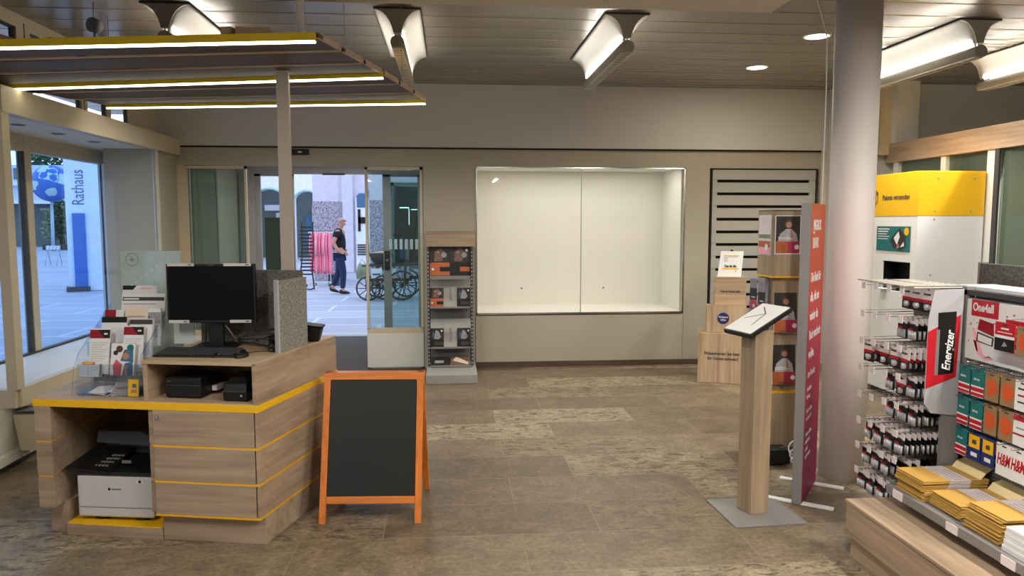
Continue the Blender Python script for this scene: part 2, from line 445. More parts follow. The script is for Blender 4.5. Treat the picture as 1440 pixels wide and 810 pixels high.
def paving_mat():
    m, nt, out = newmat('paving')
    b = N(nt, 'ShaderNodeBsdfPrincipled'); b.inputs['Roughness'].default_value = .7
    tc = N(nt, 'ShaderNodeTexCoord')
    br = N(nt, 'ShaderNodeTexBrick'); br.inputs['Scale'].default_value = 1; br.inputs['Brick Width'].default_value = 2.2; br.inputs['Row Height'].default_value = .9
    br.inputs['Mortar Size'].default_value = .03
    br.inputs['Color1'].default_value = rgb(156, 158, 168); br.inputs['Color2'].default_value = rgb(172, 172, 182); br.inputs['Mortar'].default_value = rgb(196, 198, 208)
    L(nt, tc.outputs['Object'], br.inputs['Vector']); L(nt, br.outputs['Color'], b.inputs['Base Color']); L(nt, b.outputs[0], out.inputs[0])
paving_mat()
WORLD, EXPO = 1.9, 0.28
# ================================================================ THE SETTING
XL, XR, YB, ZC = -3.0, 7.0, 8.05, 3.05
YF = -2.2
struct(MB().box(-4.5, XR, YF, 10.5, -.1, 0).build('floor', 'stone_floor'))
struct(MB().box(-4.6, XR + .2, YF - .2, 10.6, ZC, ZC + .15).build('ceiling', 'ceiling_panels'))
# back wall: white upper band, tan panelling with the door, the display window and the slat wall let in
b = MB()
b.mat('plaster').box(XL - .2, 4.19, YB - .05, YB + .15, 2.39, ZC)
b.mat('dark_groove').box(-2.83, 4.13, YB - .03, YB + .1, 2.375, 2.39)
b.mat('tan_panel').box(-2.83, 4.13, YB, YB + .1, 2.19, 2.375)
b.mat('tan_panel').box(-.2, .27, YB, YB + .1, 0, 2.19).box(.276, 2.6, YB, YB + .1, .06, .585).box(.276, 2.6, YB, YB + .1, 2.186, 2.192)
b.box(2.604, 2.875, YB, YB + .1, 0, 2.19).box(2.875, 4.13, YB + .08, YB + .15, 0, 2.19).box(.27, .294, YB, YB + .1, .585, 2.19)
b.mat('cream_metal').box(4.13, 4.19, YB - .04, YB + .1, 0, 2.39)
struct(b.build('wall_back'))
struct(MB().mat('oak_dark').box(.276, 2.875, YB - .012, YB, 0, .06).build('baseboard_back'))
# left wall above the bay, with clerestory windows
b = MB().mat('cream_metal')
cl = [(5.02, 5.56), (5.73, 6.45), (6.55, 6.9), (6.98, 7.34)]
yy = [4.98] + [v for c in cl for v in c] + [8.05]
for i in range(0, len(yy), 2): b.box(XL - .04, XL, yy[i], yy[i + 1], 2.42, ZC)
for y0, y1 in cl: b.box(XL - .04, XL, y0, y1, 2.955, ZC).box(XL - .04, XL, y0, y1, 2.42, 2.50)
b.mat('plaster').box(-4.5, -4.4, YF, 4.98, 0, ZC).box(-4.4, XL, 4.94, 5.0, 2.4, ZC)
b.mat('dark_groove').box(XL, XL + .003, 5.655, 5.663, 2.46, 3.0).box(XL, XL + .003, 6.49, 6.498, 2.46, 2.98)
struct(b.build('wall_left'))
for i, (y0, y1) in enumerate(cl):
    w = thing('window_%d' % (i + 2), 'narrow clerestory window', 'window', (XL, (y0 + y1) / 2, 2.5)); struct(w)
    f = MB().mat('dark_grey')
    for a, c, z0, z1 in ((y0, y0 + .02, 2.5, 2.955), (y1 - .03, y1, 2.5, 2.955), (y0, y1, 2.5, 2.515), (y0, y1, 2.94, 2.955)): f.box(XL - .035, XL - .015, a, c, z0, z1)
    f.build('window_frame', None, w, world=True)
    MB().box(XL - .03, XL - .026, y0, y1, 2.5, 2.955).build('pane', 'clear_glass', w, world=True)
    del w['category']
# the glazed display bay (vitrine) on the left
XB, XO, Y0, Y1, ZS, ZT = -2.80, -3.45, 4.98, 7.45, .52, 2.285
bay = thing('window_1', 'cream framed display bay window', 'window', (XB, 6.2, 0)); del bay['category']; struct(bay)
f = MB().mat('cream_metal')
f.box(XO, XB, Y0, 7.8, .40, ZS - .015)                                         # floor slab of the bay
f.box(XO - .9, XB, Y0 - .04, Y0 + .03, .40, ZS)                               # near sill running left
f.box(XB - .03, XB + .02, Y0, Y1, .40, ZS)                                    # front sill
f.box(XB - .05, XB + .03, Y0 - .05, YB - .05, ZT, 2.45)                       # head beam
f.box(XO - .9, XB, Y0 - .05, Y0 + .02, ZT, 2.45)
f.box(XL - .1, XB, Y0, Y1 + .5, 2.40, 2.46)
f.build('bay_frame', None, bay, world=True)
f = MB().mat('niche_white').box(XO - .9, XB - .03, Y0 + .02, 7.8, 2.30, 2.40); f.build('bay_soffit', None, bay, world=True)
MB().mat('white').box(XO, XB - .03, Y0 + .02, 7.8, ZS - .015, ZS - .005).build('bay_floor', None, bay, world=True)
MB().mat('plaster').prism([(XO - .05, 7.78), (XB - .03, Y1 + .0), (XB - .03, Y1 + .06), (XO - .05, 7.86)], ZS - .1, 2.4).build('bay_end_panel', None, bay, world=True)
MB().mat('cream_metal').box(XB - .045, XB + .02, Y0 - .045, Y0 + .035, ZS, ZT).build('corner_post', None, bay, world=True)
MB().mat('cream_metal').box(XB - .02, XB + .012, Y1 - .012, Y1 + .012, ZS, ZT).build('end_post', None, bay, world=True)
o = MB().mat('cream_metal')
o.box(XO - .05, XO + .02, 6.38, 6.47, ZS - .1, 2.3).box(XO - .05, XO + .02, Y0 - 2, 6.375, 2.17, 2.32).box(XO - .05, XO + .02, 6.475, 7.8, 2.17, 2.32)
o.mat('dark_grey').box(XO - .02, XO + .012, 6.345, 6.38, ZS, 2.17).box(XO - .02, XO + .025, Y0 - 2, 7.78, ZS - .02, ZS + .01).box(XO - .02, XO + .022, 7.755, 7.775, ZS, 2.2)
o.build('outer_frame', None, bay, world=True)
MB().box(XO - .01, XO, Y0 - 2, 7.76, ZS, 2.2).build('outer_pane', 'bay_glass', bay, world=True)
MB().box(XB - .012, XB - .006, Y0, Y1, ZS, ZT).build('inner_pane', 'clear_glass', bay, world=True)
MB().box(XO - .9, XB - .04, Y0 - .01, Y0 - .005, ZS, ZT).build('side_pane', 'clear_glass', bay, world=True)
for i, (x, y) in enumerate(((-3.1, 5.7), (-3.1, 6.25), (-3.1, 6.85))):
    d = thing('recessed_spotlight', ['round unlit spotlight in the bay soffit, nearest the corner post', 'round unlit spotlight in the middle of the bay soffit', 'round unlit spotlight in the bay soffit beside the white end panel'][i], 'spotlight', (x, y, 2.30), 0, 'spotlights of the display bay')
    MB().cyl((0, 0, -.004), (0, 0, .02), .055, n=20).build('rim', 'alu', d); MB().cyl((0, 0, -.006), (0, 0, -.0035), .04, n=20).build('lens', 'dark_grey', d)
# wall under the bay and the tan pilaster by the corner
b = MB().mat('base_white').box(-3.3, -2.86, 2.0, YB, .05, .40).mat('dark_grey').box(-3.3, -2.88, 2.0, YB, 0, .05).mat('base_white').box(-3.3, -2.83, 2.0, YB, .05, .11)
b.mat('tan_panel').box(-3.3, -2.83, Y1 + .01, YB, .3, 2.34)
struct(b.build('wall_left_lower'))
# right part of the room: far wall, partition with timber beam
b = MB().mat('plaster').box(4.3, XR, 7.6, 7.75, 0, ZC).box(4.19, 4.3, 7.6, 8.3, 0, ZC)
struct(b.build('wall_right_back'))
struct(MB().mat('plaster').box(XR, XR + .15, YF, 7.75, 0, ZC).build('wall_right'))
struct(MB().mat('plaster').box(-3.2, XR, YF - .15, YF, 0, ZC).build('wall_front'))
b = MB().mat('cream_metal').box(4.44, 4.9, 7.5, 7.6, 2.3, ZC).mat('white_metal').box(4.62, 4.86, 7.42, 7.5, 2.3, ZC).mat('mid_grey').box(4.2, 4.42, 7.52, 7.59, 2.2, ZC).mat('dark_groove').box(4.43, 4.445, 7.48, 7.5, 2.3, ZC)
struct(b.build('trim_1'))
part = thing('wall_partition', 'glazed partition', 'wall', (4.6, 5, 0)); del part['category']; struct(part)
MB().mat('oak_y').box(4.6, 4.72, 1.0, 7.56, 2.215, 2.415).build('timber_beam', None, part, bevel=.004, world=True)
for y0, y1 in ((5.98, 6.08), (6.62, 6.69), (7.36, 7.44), (3.6, 3.68)): MB().mat('white_metal').box(4.62, 4.70, y0, y1, 0, 2.215).build('post', None, part, world=True)
MB().mat('dark_grey').box(4.61, 4.63, 5.93, 5.98, 0, 2.215).build('gasket', None, part, world=True)
MB().box(4.655, 4.663, 1.0, 5.95, .05, 2.215).build('pane', 'partition_glass', part, world=True)
MB().box(4.655, 4.663, 6.08, 7.4, .05, 2.215).build('pane', 'partition_glass', part, world=True)
# dropped soffit
struct(MB().mat('soffit_paint').box(-3.0, 1.70, 0.2, 3.89, 2.7, ZC).build('trim_2'))
# round column
b = MB().mat('column_paint').lathe([(.131, 0), (.131, ZC)], 48, (2.455, 4.37, 0)); struct(b.build('column'))

# ---- display window let into the back wall
w_disp = w = thing('display_window', 'white lit display window recess let into the back wall', 'display window', (1.44, YB, .6)); struct(w)
del w['category']
n = MB().mat('niche_white')
n.box(.28, 2.6, 8.87, 8.93, .5, 2.3).box(.25, .294, YB + .101, 8.9, .5, 2.3).box(2.585, 2.65, YB + .1, 8.9, .5, 2.3).box(.25, 2.6, YB + .1, 8.9, .52, .60).box(.25, 2.6, YB + .1, 8.9, 2.2, 2.3)
n.box(.294, 2.585, YB + .0, YB + .12, .575, .603)
n.build('recess', None, w, world=True)
f = MB().mat('chrome')
for x0, x1, z0, z1 in ((.285, .297, .585, 2.192), (2.580, 2.596, .585, 2.192), (.285, 2.596, .585, .603), (.285, 2.596, 2.178, 2.192)): f.box(x0, x1, YB - .012, YB + .01, z0, z1)
f.mat('alu').box(1.432, 1.440, YB - .006, YB + .004, .6, 2.18)
f.build('window_frame', None, w, world=True)
for x0, x1 in ((.297, 1.434), (1.438, 2.58)): MB().box(x0, x1, YB - .004, YB + .002, .6, 2.18).build('pane', 'clear_glass', w, world=True)
for x in (.86, 1.86):
    s = MB().mat('white').box(x - .04, x + .04, 8.862, 8.87, .76, .84); s.mat('mid_grey').cyl((x, 8.858, .80), (x, 8.863, .80), .012, n=12); s.build('wall_socket', None, w, world=True)

# ---- entrance: inner and outer automatic doors with the lobby between
b = MB().mat('cream_metal').box(-3.0, -2.85, YB + .1, 10.45, 0, 2.4)
b.mat('door_grey').box(-.29, -.2, YB + .1, 10.45, 2.2, 2.4).box(-.29, -.2, YB + .1, YB + .2, 0, 2.4)
b.mat('ext_plaster').box(-.2, 7, 10.3, 10.5, 0, 3.1).box(-3.6, -2.85, 10.3, 10.5, 0, 3.1).box(-3.0, -.2, 10.3, 10.5, 2.42, 3.1).box(-.29, -.2, YB + .2, 10.45, 0, 2.2)
b.box(-3.0, -.2, YB + .1, 10.45, 2.40, 2.46)
struct(b.build('wall_lobby'))
ll = thing('lobby_fill_light', 'round downlight in the entrance lobby ceiling', 'downlight', (-1.5, 9.2, 2.40))  # unseen lamp added to brighten the lobby
MB().mat('white').lathe([(.1, 0), (.1, -.008), (.08, -.01), (.08, 0)], 24).build('rim', None, ll)
lq = bpy.data.lights.new('down_light', 'AREA'); lq.shape = 'DISK'; lq.size = .16; lq.energy = 22; lq.color = (1, .97, .93)
lo = bpy.data.objects.new('down_light', lq); COL.objects.link(lo); lo.parent = ll; lo.location = (0, 0, -.02)
struct(MB().mat('mat').box(-2.5, -.32, 7.75, 10.4, .0, .006).build('floor_mat'), 'dark entrance matting')
d1 = thing('door_1', 'inner sliding door', 'door', (-1.5, YB, 0)); del d1['category']; struct(d1)
def leaf(par, x0, x1, y, z1, st, mat, gl, kick=0, film=0, rail=.03, kmat='white_metal'):
    e = bpy.data.objects.new('door_leaf', None); COL.objects.link(e); e.parent = par
    e.location = Vector((x0, y, 0)) - Vector(par.location)
    f = MB().mat(mat).box(x0, x0 + st, y - .02, y + .02, 0, z1).box(x1 - st, x1, y - .02, y + .02, 0, z1).box(x0, x1, y - .02, y + .02, z1 - rail, z1).box(x0, x1, y - .02, y + .02, 0, .05 if not kick else kick + rail)
    if kick: f.mat(kmat).box(x0, x1, y - .03, y + .02, .02, kick - .03).mat(mat).box(x0, x1, y - .022, y + .02, kick - .03, kick + .02)
    f.build('leaf_frame', None, e, world=True)
    MB().box(x0 + st, x1 - st, y - .004, y + .004, kick + rail, z1 - rail).build('pane', gl, e, world=True)
    return e
lf = leaf(d1, -.90, -.29, YB + .03, 2.185, .028, 'cream_metal', 'door_glass', kick=.42)
leaf(d1, -2.75, -2.13, YB + .03, 2.185, .022, 'cream_metal', 'inner_leaf_glass', kick=.42)
leaf(d1, -2.72, -2.46, YB + .10, 2.185, .008, 'mid_grey', 'inner_leaf_glass', kick=.42)
MB().mat('cream_metal').box(-2.83, -2.74, YB, YB + .1, 0, 2.19).build('jamb', None, d1, world=True)
MB().mat('tan_panel').box(-.28, -.2, YB, YB + .1, 0, 2.19).build('jamb', None, d1, world=True)
d2 = thing('door_2', 'outer sliding door', 'door', (-1.5, 10.42, 0)); del d2['category']; struct(d2)
MB().mat('door_grey').box(-2.85, -.2, 10.36, 10.46, 2.25, 2.42).build('header', None, d2, world=True)
MB().mat('dark_grey').box(-1.72, -1.42, 10.33, 10.36, 2.235, 2.26).build('sensor', None, d2, world=True)
MB().mat('door_grey').box(-2.84, -2.64, 10.36, 10.46, 0, 2.25).build('jamb', None, d2, world=True)
MB().mat('door_grey').box(-.33, -.2, 10.36, 10.46, 0, 2.25).build('jamb', None, d2, world=True)
e = leaf(d2, -2.64, -2.12, 10.42, 2.25, .075, 'door_grey', 'clear_glass', kick=0)
MB().box(-2.52, -2.13, 10.40, 10.408, .3, 1.66).build('privacy_film', 'film_glass', e, world=True)
e = leaf(d2, -.92, -.33, 10.42, 2.25, .11, 'door_grey', 'door_glass', kick=0)
MB().mat('black').box(-.905, -.835, 10.385, 10.40, .93, 1.2).mat('alu').cyl((-.87, 10.375, 1.07), (-.87, 10.386, 1.07), .018).build('lock', None, e, world=True)
s = MB().mat('white')
for i in range(7): s.box(-.84 + i * .072, -.80 + i * .072, 10.395, 10.398, 1.22, 1.36)
s.build('safety_stripe', None, e, world=True)
MB().mat('black').disc(-.74, 1.42, .045, 10.392, .02).build('sticker', None, e, world=True)
dt = thing('motion_sensor', 'black motion sensor above the entrance door on tan fascia', 'sensor', (-1.6, YB, 2.33))
MB().box(-.13, .13, -.045, 0, -.03, .03).build('housing', 'black', dt, bevel=.01)
MB().box(.02, .06, -.048, -.045, -.008, .008).build('indicator', 'white', dt)

# ---- slat wall
sw = thing('slat_wall', 'pale grey slatted display wall in a dark frame by the column', 'slat wall', (3.49, YB, .3))
MB().mat('dark_groove').box(2.885, 2.90, YB - .02, YB + .08, .3, 2.19).box(4.09, 4.10, YB - .02, YB + .08, .3, 2.19).box(2.885, 4.10, YB - .02, YB + .08, 2.18, 2.19).box(2.9, 4.09, YB + .05, YB + .08, .3, 2.18).build('frame', None, sw, world=True)
z = 2.175; i = 0
while z > .35:
    h = .109
    s = MB().mat('slat_grey').box(2.902, 4.088, YB - .01, YB + .02, z - h, z)
    s.box(2.902, 2.96, YB - .005, YB + .02, z - .145, z - h).box(4.02, 4.088, YB - .005, YB + .02, z - .145, z - h)
    s.build('slat', None, sw, world=True, bevel=.002); z -= .1405; i += 1

# ================================================================ OUTSIDE
struct(MB().mat('paving').box(-40, 30, 10.5, 60, -.12, -.01).box(-40, -4.5, -10, 10.5, -.12, -.01).build('pavement'))
# ---- buildings and street furniture
def pillar(x0, x1, y0, y1, lab):
    p = thing('arcade_pillar', lab, 'pillar', ((x0 + x1) / 2, y0, 0), 0); 
    MB().box(x0, x1, y0, y1, -.01, 2.15).build('granite_cladding', 'granite', p, world=True)
    MB().box(x0 + .01, x1 - .01, y0 + .01, y1 - .01, 2.15, 4.2).build('plaster_shaft', 'ext_plaster', p, world=True)
    return p
pillar(-3.68, -2.98, 20.4, 21.1, 'arcade pillar clad in speckled granite behind the rack of pink clothes')
pillar(-2.02, -1.58, 19.1, 19.6, 'arcade pillar clad in speckled granite standing between the cart and the glass door')
MB().box(-2.97, -2.83, 20.55, 21.0, -.01, 4.2).build('rain_pipe', None) if False else None
sh = thing('shop_building', 'pale plastered building with a dark boutique window across the arcade', 'building', (-1.5, 24, 0))
f = MB().mat('ext_plaster').box(-3.6, -2.6, 24, 24.3, 0, 6).box(-3.4, -3.05, 23.85, 24, 0, 6).box(-2.6, -1.86, 24, 24.3, 2.6, 6).box(-2.6, -1.86, 24, 24.3, -.01, .2).box(-2.3, -1.86, 24, 24.3, 0, 6)
f.box(-1.86, 6, 24, 24.3, 2.85, 6).box(-1.86, 6, 24, 24.3, 0, .16).box(-.1, 6, 24, 24.3, 0, 6).box(-3.6, 6, 29, 29.2, 0, 6)
f.build('facade', None, sh, world=True)
f = MB().mat('ext_white').box(-2.98, -2.55, 23.93, 24.0, 0, 2.35).mat('photo_blue')
f.poly([(-2.93, 2.05), (-2.58, 2.05), (-2.58, 2.42), (-2.66, 2.5), (-2.85, 2.5), (-2.93, 2.42)], 23.92)
f.mat('black').box(-2.90, -2.62, 23.9, 23.93, 1.55, 1.75).box(-2.9, -2.82, 23.9, 23.93, 1.3, 2.0)
for i in range(5): f.box(-2.93, -2.56, 23.89, 23.93, .55 + i * .075, .585 + i * .075)
f.build('white_door', None, sh, world=True)
f = MB().mat('ext_shop').box(-1.84, -1.76, 23.95, 24.05, .16, 2.85).box(-1.84, -.1, 23.95, 24.05, 2.75, 2.85).box(-1.84, -.1, 23.95, 24.05, .1, .2).box(-1.0, -.94, 23.95, 24.05, .16, 2.8)
f.build('shop_window_frame', None, sh, world=True)
MB().mat('clear_glass').box(-1.8, -.1, 24.0, 24.01, .16, 2.8).build('shop_pane', None, sh, world=True)
MB().mat('ext_shop').box(-1.86, 0, 26.5, 26.6, 0, 2.85).box(-1.9, -1.86, 24.3, 26.5, 0, 2.9).box(-.1, -.05, 24.3, 26.5, 0, 2.9).mat('dark_grey').box(-1.9, 0, 24.3, 26.5, .1, .16).build('shop_interior', None, sh, world=True)
s = MB().mat('shop_glow').box(-1.66, -1.35, 25.0, 25.04, 2.05, 2.09).box(-1.3, -1.1, 25.4, 25.43, 2.0, 2.03).box(-1.36, -1.34, 25.0, 25.04, 1.5, 2.05)
s.build('shop_lamp', None, sh, world=True)
def coat(x, y, z, h, w, mat, lab, grp=None, name='hanging_coat', cat='garment'):
    c = thing(name, lab, cat, (x, y, z), 0, grp)
    rings = []
    for k, (t, ww, dd) in enumerate(((0, .18, .04), (.03, .42, .06), (.12, .5, .075), (.5, .44, .07), (.85, .5, .08), (1, .52, .08))):
        rings.append([(w * ww * math.cos(2 * PI * i / 20) * (1 + .10 * math.sin(5 * i + k)), w * dd * 2 * math.sin(2 * PI * i / 20) * (1 + .3 * math.sin(3 * i)), h * (1 - t)) for i in range(20)])
    MB().mat(mat).loft(rings, True, True).build('cloth', None, c)
    for sx in (-1, 1):
        MB().mat(mat).tube([(sx * w * .38, 0, h * .93), (sx * w * .52, 0, h * .7), (sx * w * .55, 0, h * .45)], [w * .09, w * .085, w * .07], 10).build('sleeve', None, c)
    MB().mat('black').tube([(0, 0, h - .01), (0, 0, h + .05), (.02, 0, h + .07), (.03, 0, h + .05)], .006, 6).build('hanger_hook', None, c)
    return c
for i, (x, z, w_, h_) in enumerate(((-1.62, .3, .16, .8), (-1.42, .3, .16, .7), (-.62, .35, .2, .9))):
    coat(x, 24.8, z, h_, w_, 'photo_shirt' if i else 'photo_blue', ['blue garment on a low rail behind the boutique window', 'grey garment on a low rail behind the boutique window', 'grey garment near the end of the boutique window'][i])
for i in range(3):
    coat(-1.02 + i * .13, 24.6 + .1 * i, .75, 1.0, .24, 'photo_dark' if i != 1 else 'dark_grey', 'dark coat on display behind the boutique window', 'dark coats behind the boutique window')
# arched hall building, bright
ab = thing('arcade_building', 'bright arcade building with wide arches beyond the outer door', 'building', (-6.8, 32, 0))
f = MB().mat('ext_white')
cx = [(-7.55, .62), (-6.0, .5)]
def archwall(f, x0, x1, y, ztop, arches, zs):
    # wall strips between arches and rounded heads
    xs = x0
    for c, r in arches:
        f.box(xs, c - r, y, y + .3, -.01, ztop)
        n = 14
        for k in range(n):
            a0, a1 = PI * k / n, PI * (k + 1) / n
            xa, xb = c - r * math.cos(a0), c - r * math.cos(a1)
            za = zs + r * .75 * (math.sin(a0) + math.sin(a1)) / 2
            f.box(xa, xb, y, y + .3, za, ztop)
        xs = c + r
    f.box(xs, x1, y, y + .3, -.01, ztop)
archwall(f, -10.5, -5.2, 32, 6, cx, 2.5)
f.build('facade', None, ab, world=True)
f = MB().mat('lip_blue')
for c, r in cx: f.tube([(c - (r + .04) * math.cos(PI * k / 12), 31.96, 2.5 + (r * .75 + .04) * math.sin(PI * k / 12)) for k in range(13)], .05, 6).box(c - r - .06, c - r, 31.93, 32, 0, 2.5).box(c + r, c + r + .06, 31.93, 32, 0, 2.5)
f.build('arch_moulding', None, ab, world=True)
f = MB().mat('ext_shop').box(-10.5, -5.2, 34, 34.1, 0, 6).mat('ext_white').box(-8.2, -6.9, 33.9, 34, 2.1, 2.35).mat('photo_blue').box(-7.9, -7.2, 33.9, 34, .9, 1.7).box(-6.4, -5.7, 33.8, 33.9, .4, 1.9).mat('silver_print').box(-7.7, -7.4, 33.85, 33.9, .3, 2.0).box(-6.1, -6.0, 33.7, 33.8, .2, 2.3)
f.build('shop_front', None, ab, world=True)

# clothes rack with pink garments
cr = thing('clothes_rail', 'white clothes rail on wheels standing outside beside the granite pillar', 'clothes rail', (-3.18, 18.8, 0))
f = MB().mat('white_metal').cyl((-.33, 0, 1.34), (.33, 0, 1.34), .012, n=8).cyl((-.2, 0, .08), (-.2, 0, 1.34), .012, n=8).cyl((.2, 0, .08), (.2, 0, 1.34), .012, n=8).cyl((-.35, -.2, .08), (-.2, .2, .08), .012, n=8).cyl((.2, -.2, .08), (.35, .2, .08), .012, n=8)
f.cyl((-.3, 0, .1), (.3, 0, .1), .012, n=8); f.build('rail_frame', None, cr)
for x, y in ((-.35, -.2), (-.2, .2), (.2, -.2), (.35, .2)): MB().mat('dark_grey').cyl((x - .01, y, .03), (x + .01, y, .03), .035, n=12).build('wheel', None, cr)
for i in range(9):
    pm = 'pink' if i % 4 != 2 else 'pink_pale'
    c = coat(-3.42 + i * .055, 18.8, .36 - .03 * (i % 3), .96 + .03 * (i % 3), .2, pm, 'pink summer dress hanging on the rail outside', 'pink dresses on the clothes rail', name='hanging_dress', cat='dress'); c.rotation_euler.z = 1.15 + .15 * (i % 3)
for i in range(2):
    bx = thing('storage_box', 'small dark box on the ground under the pink dresses', 'box', (-3.0 + i * .14, 19.0, -.01), 0, 'dark boxes under the clothes rail')
    MB().box(-.06, .06, -.08, .08, 0, .25).build('carton', 'dark_grey', bx, bevel=.01); MB().box(-.065, .065, -.085, .085, .25, .28).build('lid', 'photo_dark', bx)
# black folding rack
br = thing('magazine_stand', 'black wire display stand with curved slats outside the open door', 'stand', (-3.36, 17.8, 0))
for sx in (-.13, .13): MB().mat('black').tube([(sx, .12, .0), (sx, .0, .25), (sx, -.12, .45), (sx, .05, .75), (sx, .1, 1.2), (sx, .1, 1.6)], .018, 6).build('side_rod', None, br)
f = MB().mat('black')
for k in range(14): f.box(-.14, .14, -.05 + .12 * math.sin(k), -.03 + .12 * math.sin(k), .35 + k * .085, .385 + k * .085)
f.build('slat_row', None, br)
MB().mat('black').tube([(-.13, .12, .02), (.1, -.2, .02), (.2, -.25, .06)], .016, 6).build('foot', None, br)
# handcart
hc = thing('handcart', 'old wooden handcart with spoked wheels parked outside the glass door', 'cart', (-1.25, 15.5, 0))
def spoked(c, r, name='wheel'):
    f = MB().mat('cart_wood'); x, y, z = c
    f.tube([(x + r * math.cos(2 * PI * k / 24), y, z + r * math.sin(2 * PI * k / 24)) for k in range(25)], .018, 6)
    for k in range(10): f.cyl((x, y, z), (x + r * math.cos(2 * PI * k / 10), y, z + r * math.sin(2 * PI * k / 10)), .010, n=6)
    f.cyl((x, y - .05, z), (x, y + .05, z), .04, n=12)
    f.build(name, None, hc)
for c, r in (((-.42, -.2, .24), .24), ((-.10, -.3, .27), .24), ((.27, -.25, .30), .29), ((-.30, .45, .24), .24), ((.32, .45, .30), .29)): spoked(c, r)
f = MB().mat('cart_wood').box(-.45, .45, -.1, .35, .38, .43)
for x in (-.3, 0, .3): f.tube([(x, -.1, .43), (x + .05, -.15, .7)], .016, 6).tube([(x, .35, .43), (x + .05, .4, .7)], .016, 6)
f.tube([(-.55, -.15, .7), (.55, -.15, .72)], .018, 6).tube([(-.45, .4, .7), (.55, .4, .72)], .018, 6).tube([(.3, -.12, .45), (.85, -.12, .42)], .02, 6).tube([(.3, .3, .45), (.85, .3, .42)], .02, 6)
f.build('cart_frame', None, hc)
f = MB().mat('silver_print')
for k in range(8): f.box(-.42 + k * .11, -.36 + k * .11, -.14, -.12, .44, .68)
f.build('side_slat', None, hc)
bk = thing('wicker_hood', 'brown basket hood resting on the wooden handcart', 'basket', (-1.42, 15.55, .6))
MB().mat('cart_wood').loft([[(rx * math.cos(2 * PI * k / 20), .18 * math.sin(2 * PI * k / 20) * rx / .2, z) for k in range(20)] for rx, z in ((.05, 0), (.12, .08), (.2, .2), (.27, .34), (.25, .36))], True, True).build('basket_body', None, bk)
MB().mat('envelope_flap').tube([(-.27 + .0, 0, .34), (0, -.02, .37), (.27, 0, .34)], .02, 6).build('rim', None, bk)
for i, (x, w, lab) in enumerate(((-1.5, .22, 'white card with blue print leaning on the handcart'), (-1.18, .16, 'plain white card leaning on the handcart'))):
    c = thing('price_card', lab, 'card', (x, 15.28, .45)); MB().mat('white').box(-w / 2, w / 2, 0, .01, 0, .2).build('card_sheet', None, c)
    if i == 0: MB().mat('photo_blue').box(-.08, .08, -.003, 0, .06, .1).build('print_band', None, c)
pb = thing('carrier_bag', 'pale green carrier bag hanging at the front of the handcart', 'bag', (-1.82, 15.5, .42))
MB().mat('leaf_pale').loft([[(-.1, -.05, 0), (.1, -.05, 0), (.1, .05, 0), (-.1, .05, 0)], [(-.12, -.06, .15), (.12, -.06, .15), (.12, .06, .15), (-.12, .06, .15)], [(-.06, -.01, .32), (.1, -.01, .30), (.1, .01, .30), (-.06, .01, .32)]]).build('bag_body', None, pb)
MB().mat('leaf_pale').tube([(-.05, 0, .31), (0, 0, .42), (.08, 0, .3)], .008, 6).build('handle', None, pb)

# globe sculpture
g = thing('globe_sculpture', 'large blue globe on a pole above planted beds on the square', 'sculpture', (-21.8, 43, 0))
MB().mat('ext_blue').ball((0, 0, 3.7), 1.0, 32).build('globe', None, g)
f = MB().mat('lip_blue')
def patch(f, lat, lon, r, seed):
    rnd = random.Random(seed); pts = []
    for k in range(12):
        a = 2 * PI * k / 12; rr = r * (.7 + .5 * rnd.random())
        la, lo = lat + rr * math.sin(a), lon + rr * math.cos(a) / max(.4, math.cos(lat))
        pts.append((1.012 * math.cos(la) * math.cos(lo), 1.012 * math.cos(la) * math.sin(lo), 3.7 + 1.012 * math.sin(la)))
    c = (1.015 * math.cos(lat) * math.cos(lon), 1.015 * math.cos(lat) * math.sin(lon), 3.7 + 1.015 * math.sin(lat))
    for k in range(12): f.face([c, pts[k], pts[(k + 1) % 12]])
for la, lo, r, sd in ((.5, -1.2, .5, 1), (-.1, -2.1, .3, 2), (.2, -.5, .35, 3), (-.5, -1.1, .3, 4), (.9, -1.7, .3, 5)): patch(f, la, lo, r, sd)
f.build('continent', None, g)
MB().mat('pylon_grey').cyl((-.1, 0, 0), (-.05, 0, 2.75), .1, .07, 12).build('pole', None, g)
def shrub(x, y, z0, h, w, n, mat, lab, seed, name='planter_shrub'):
    rnd = random.Random(seed); t = thing(name, lab, 'plant', (x, y, z0))
    f = MB().mat(mat)
    for k in range(n):
        a = rnd.random() * 2 * PI; r = w * rnd.random() ** .5; zz = h * (.15 + .85 * rnd.random()); s = .12 + .16 * rnd.random()
        d = Vector((rnd.uniform(-1, 1), rnd.uniform(-1, 1), rnd.uniform(-.2, 1))).normalized(); u = d.orthogonal().normalized() * s * .4
        p = Vector((r * math.cos(a), r * math.sin(a), zz)); f.face([p - u * .2, p + d * s * .5 - u, p + d * s * 1.3, p + d * s * .5 + u])
    f.build('foliage', None, t)
    st = MB().mat('cart_wood')
    for k in range(6): st.cyl((.1 * math.cos(k), .1 * math.sin(k), 0), (w * .5 * math.cos(k), w * .5 * math.sin(k), h * .7), .03, .015, 6)
    st.build('stem', None, t)
    return t
for i, (x, z) in enumerate(((-22.9, .3), (-22.4, .3), (-21.8, .3))):
    shrub(x, 45, z, [2.0, 2.4, 2.1][i], .4, 420, 'leaf' if i % 2 else 'leaf_pale', ['pale leggy shrub under the globe, furthest from the pylon', 'tall dark shrub under the middle of the globe', 'pale leggy shrub under the globe, beside the pylon'][i], i)
pl = thing('raised_planter', 'low dark planter trough holding shrubs on the square', 'planter', (-22.3, 45, 0))
MB().mat('cart_wood').box(-1.0, .9, -.45, .45, 0, .28).build('trough', None, pl, bevel=.03); MB().mat('leaf').box(-.95, .85, -.4, .4, .27, .31).build('soil', None, pl)
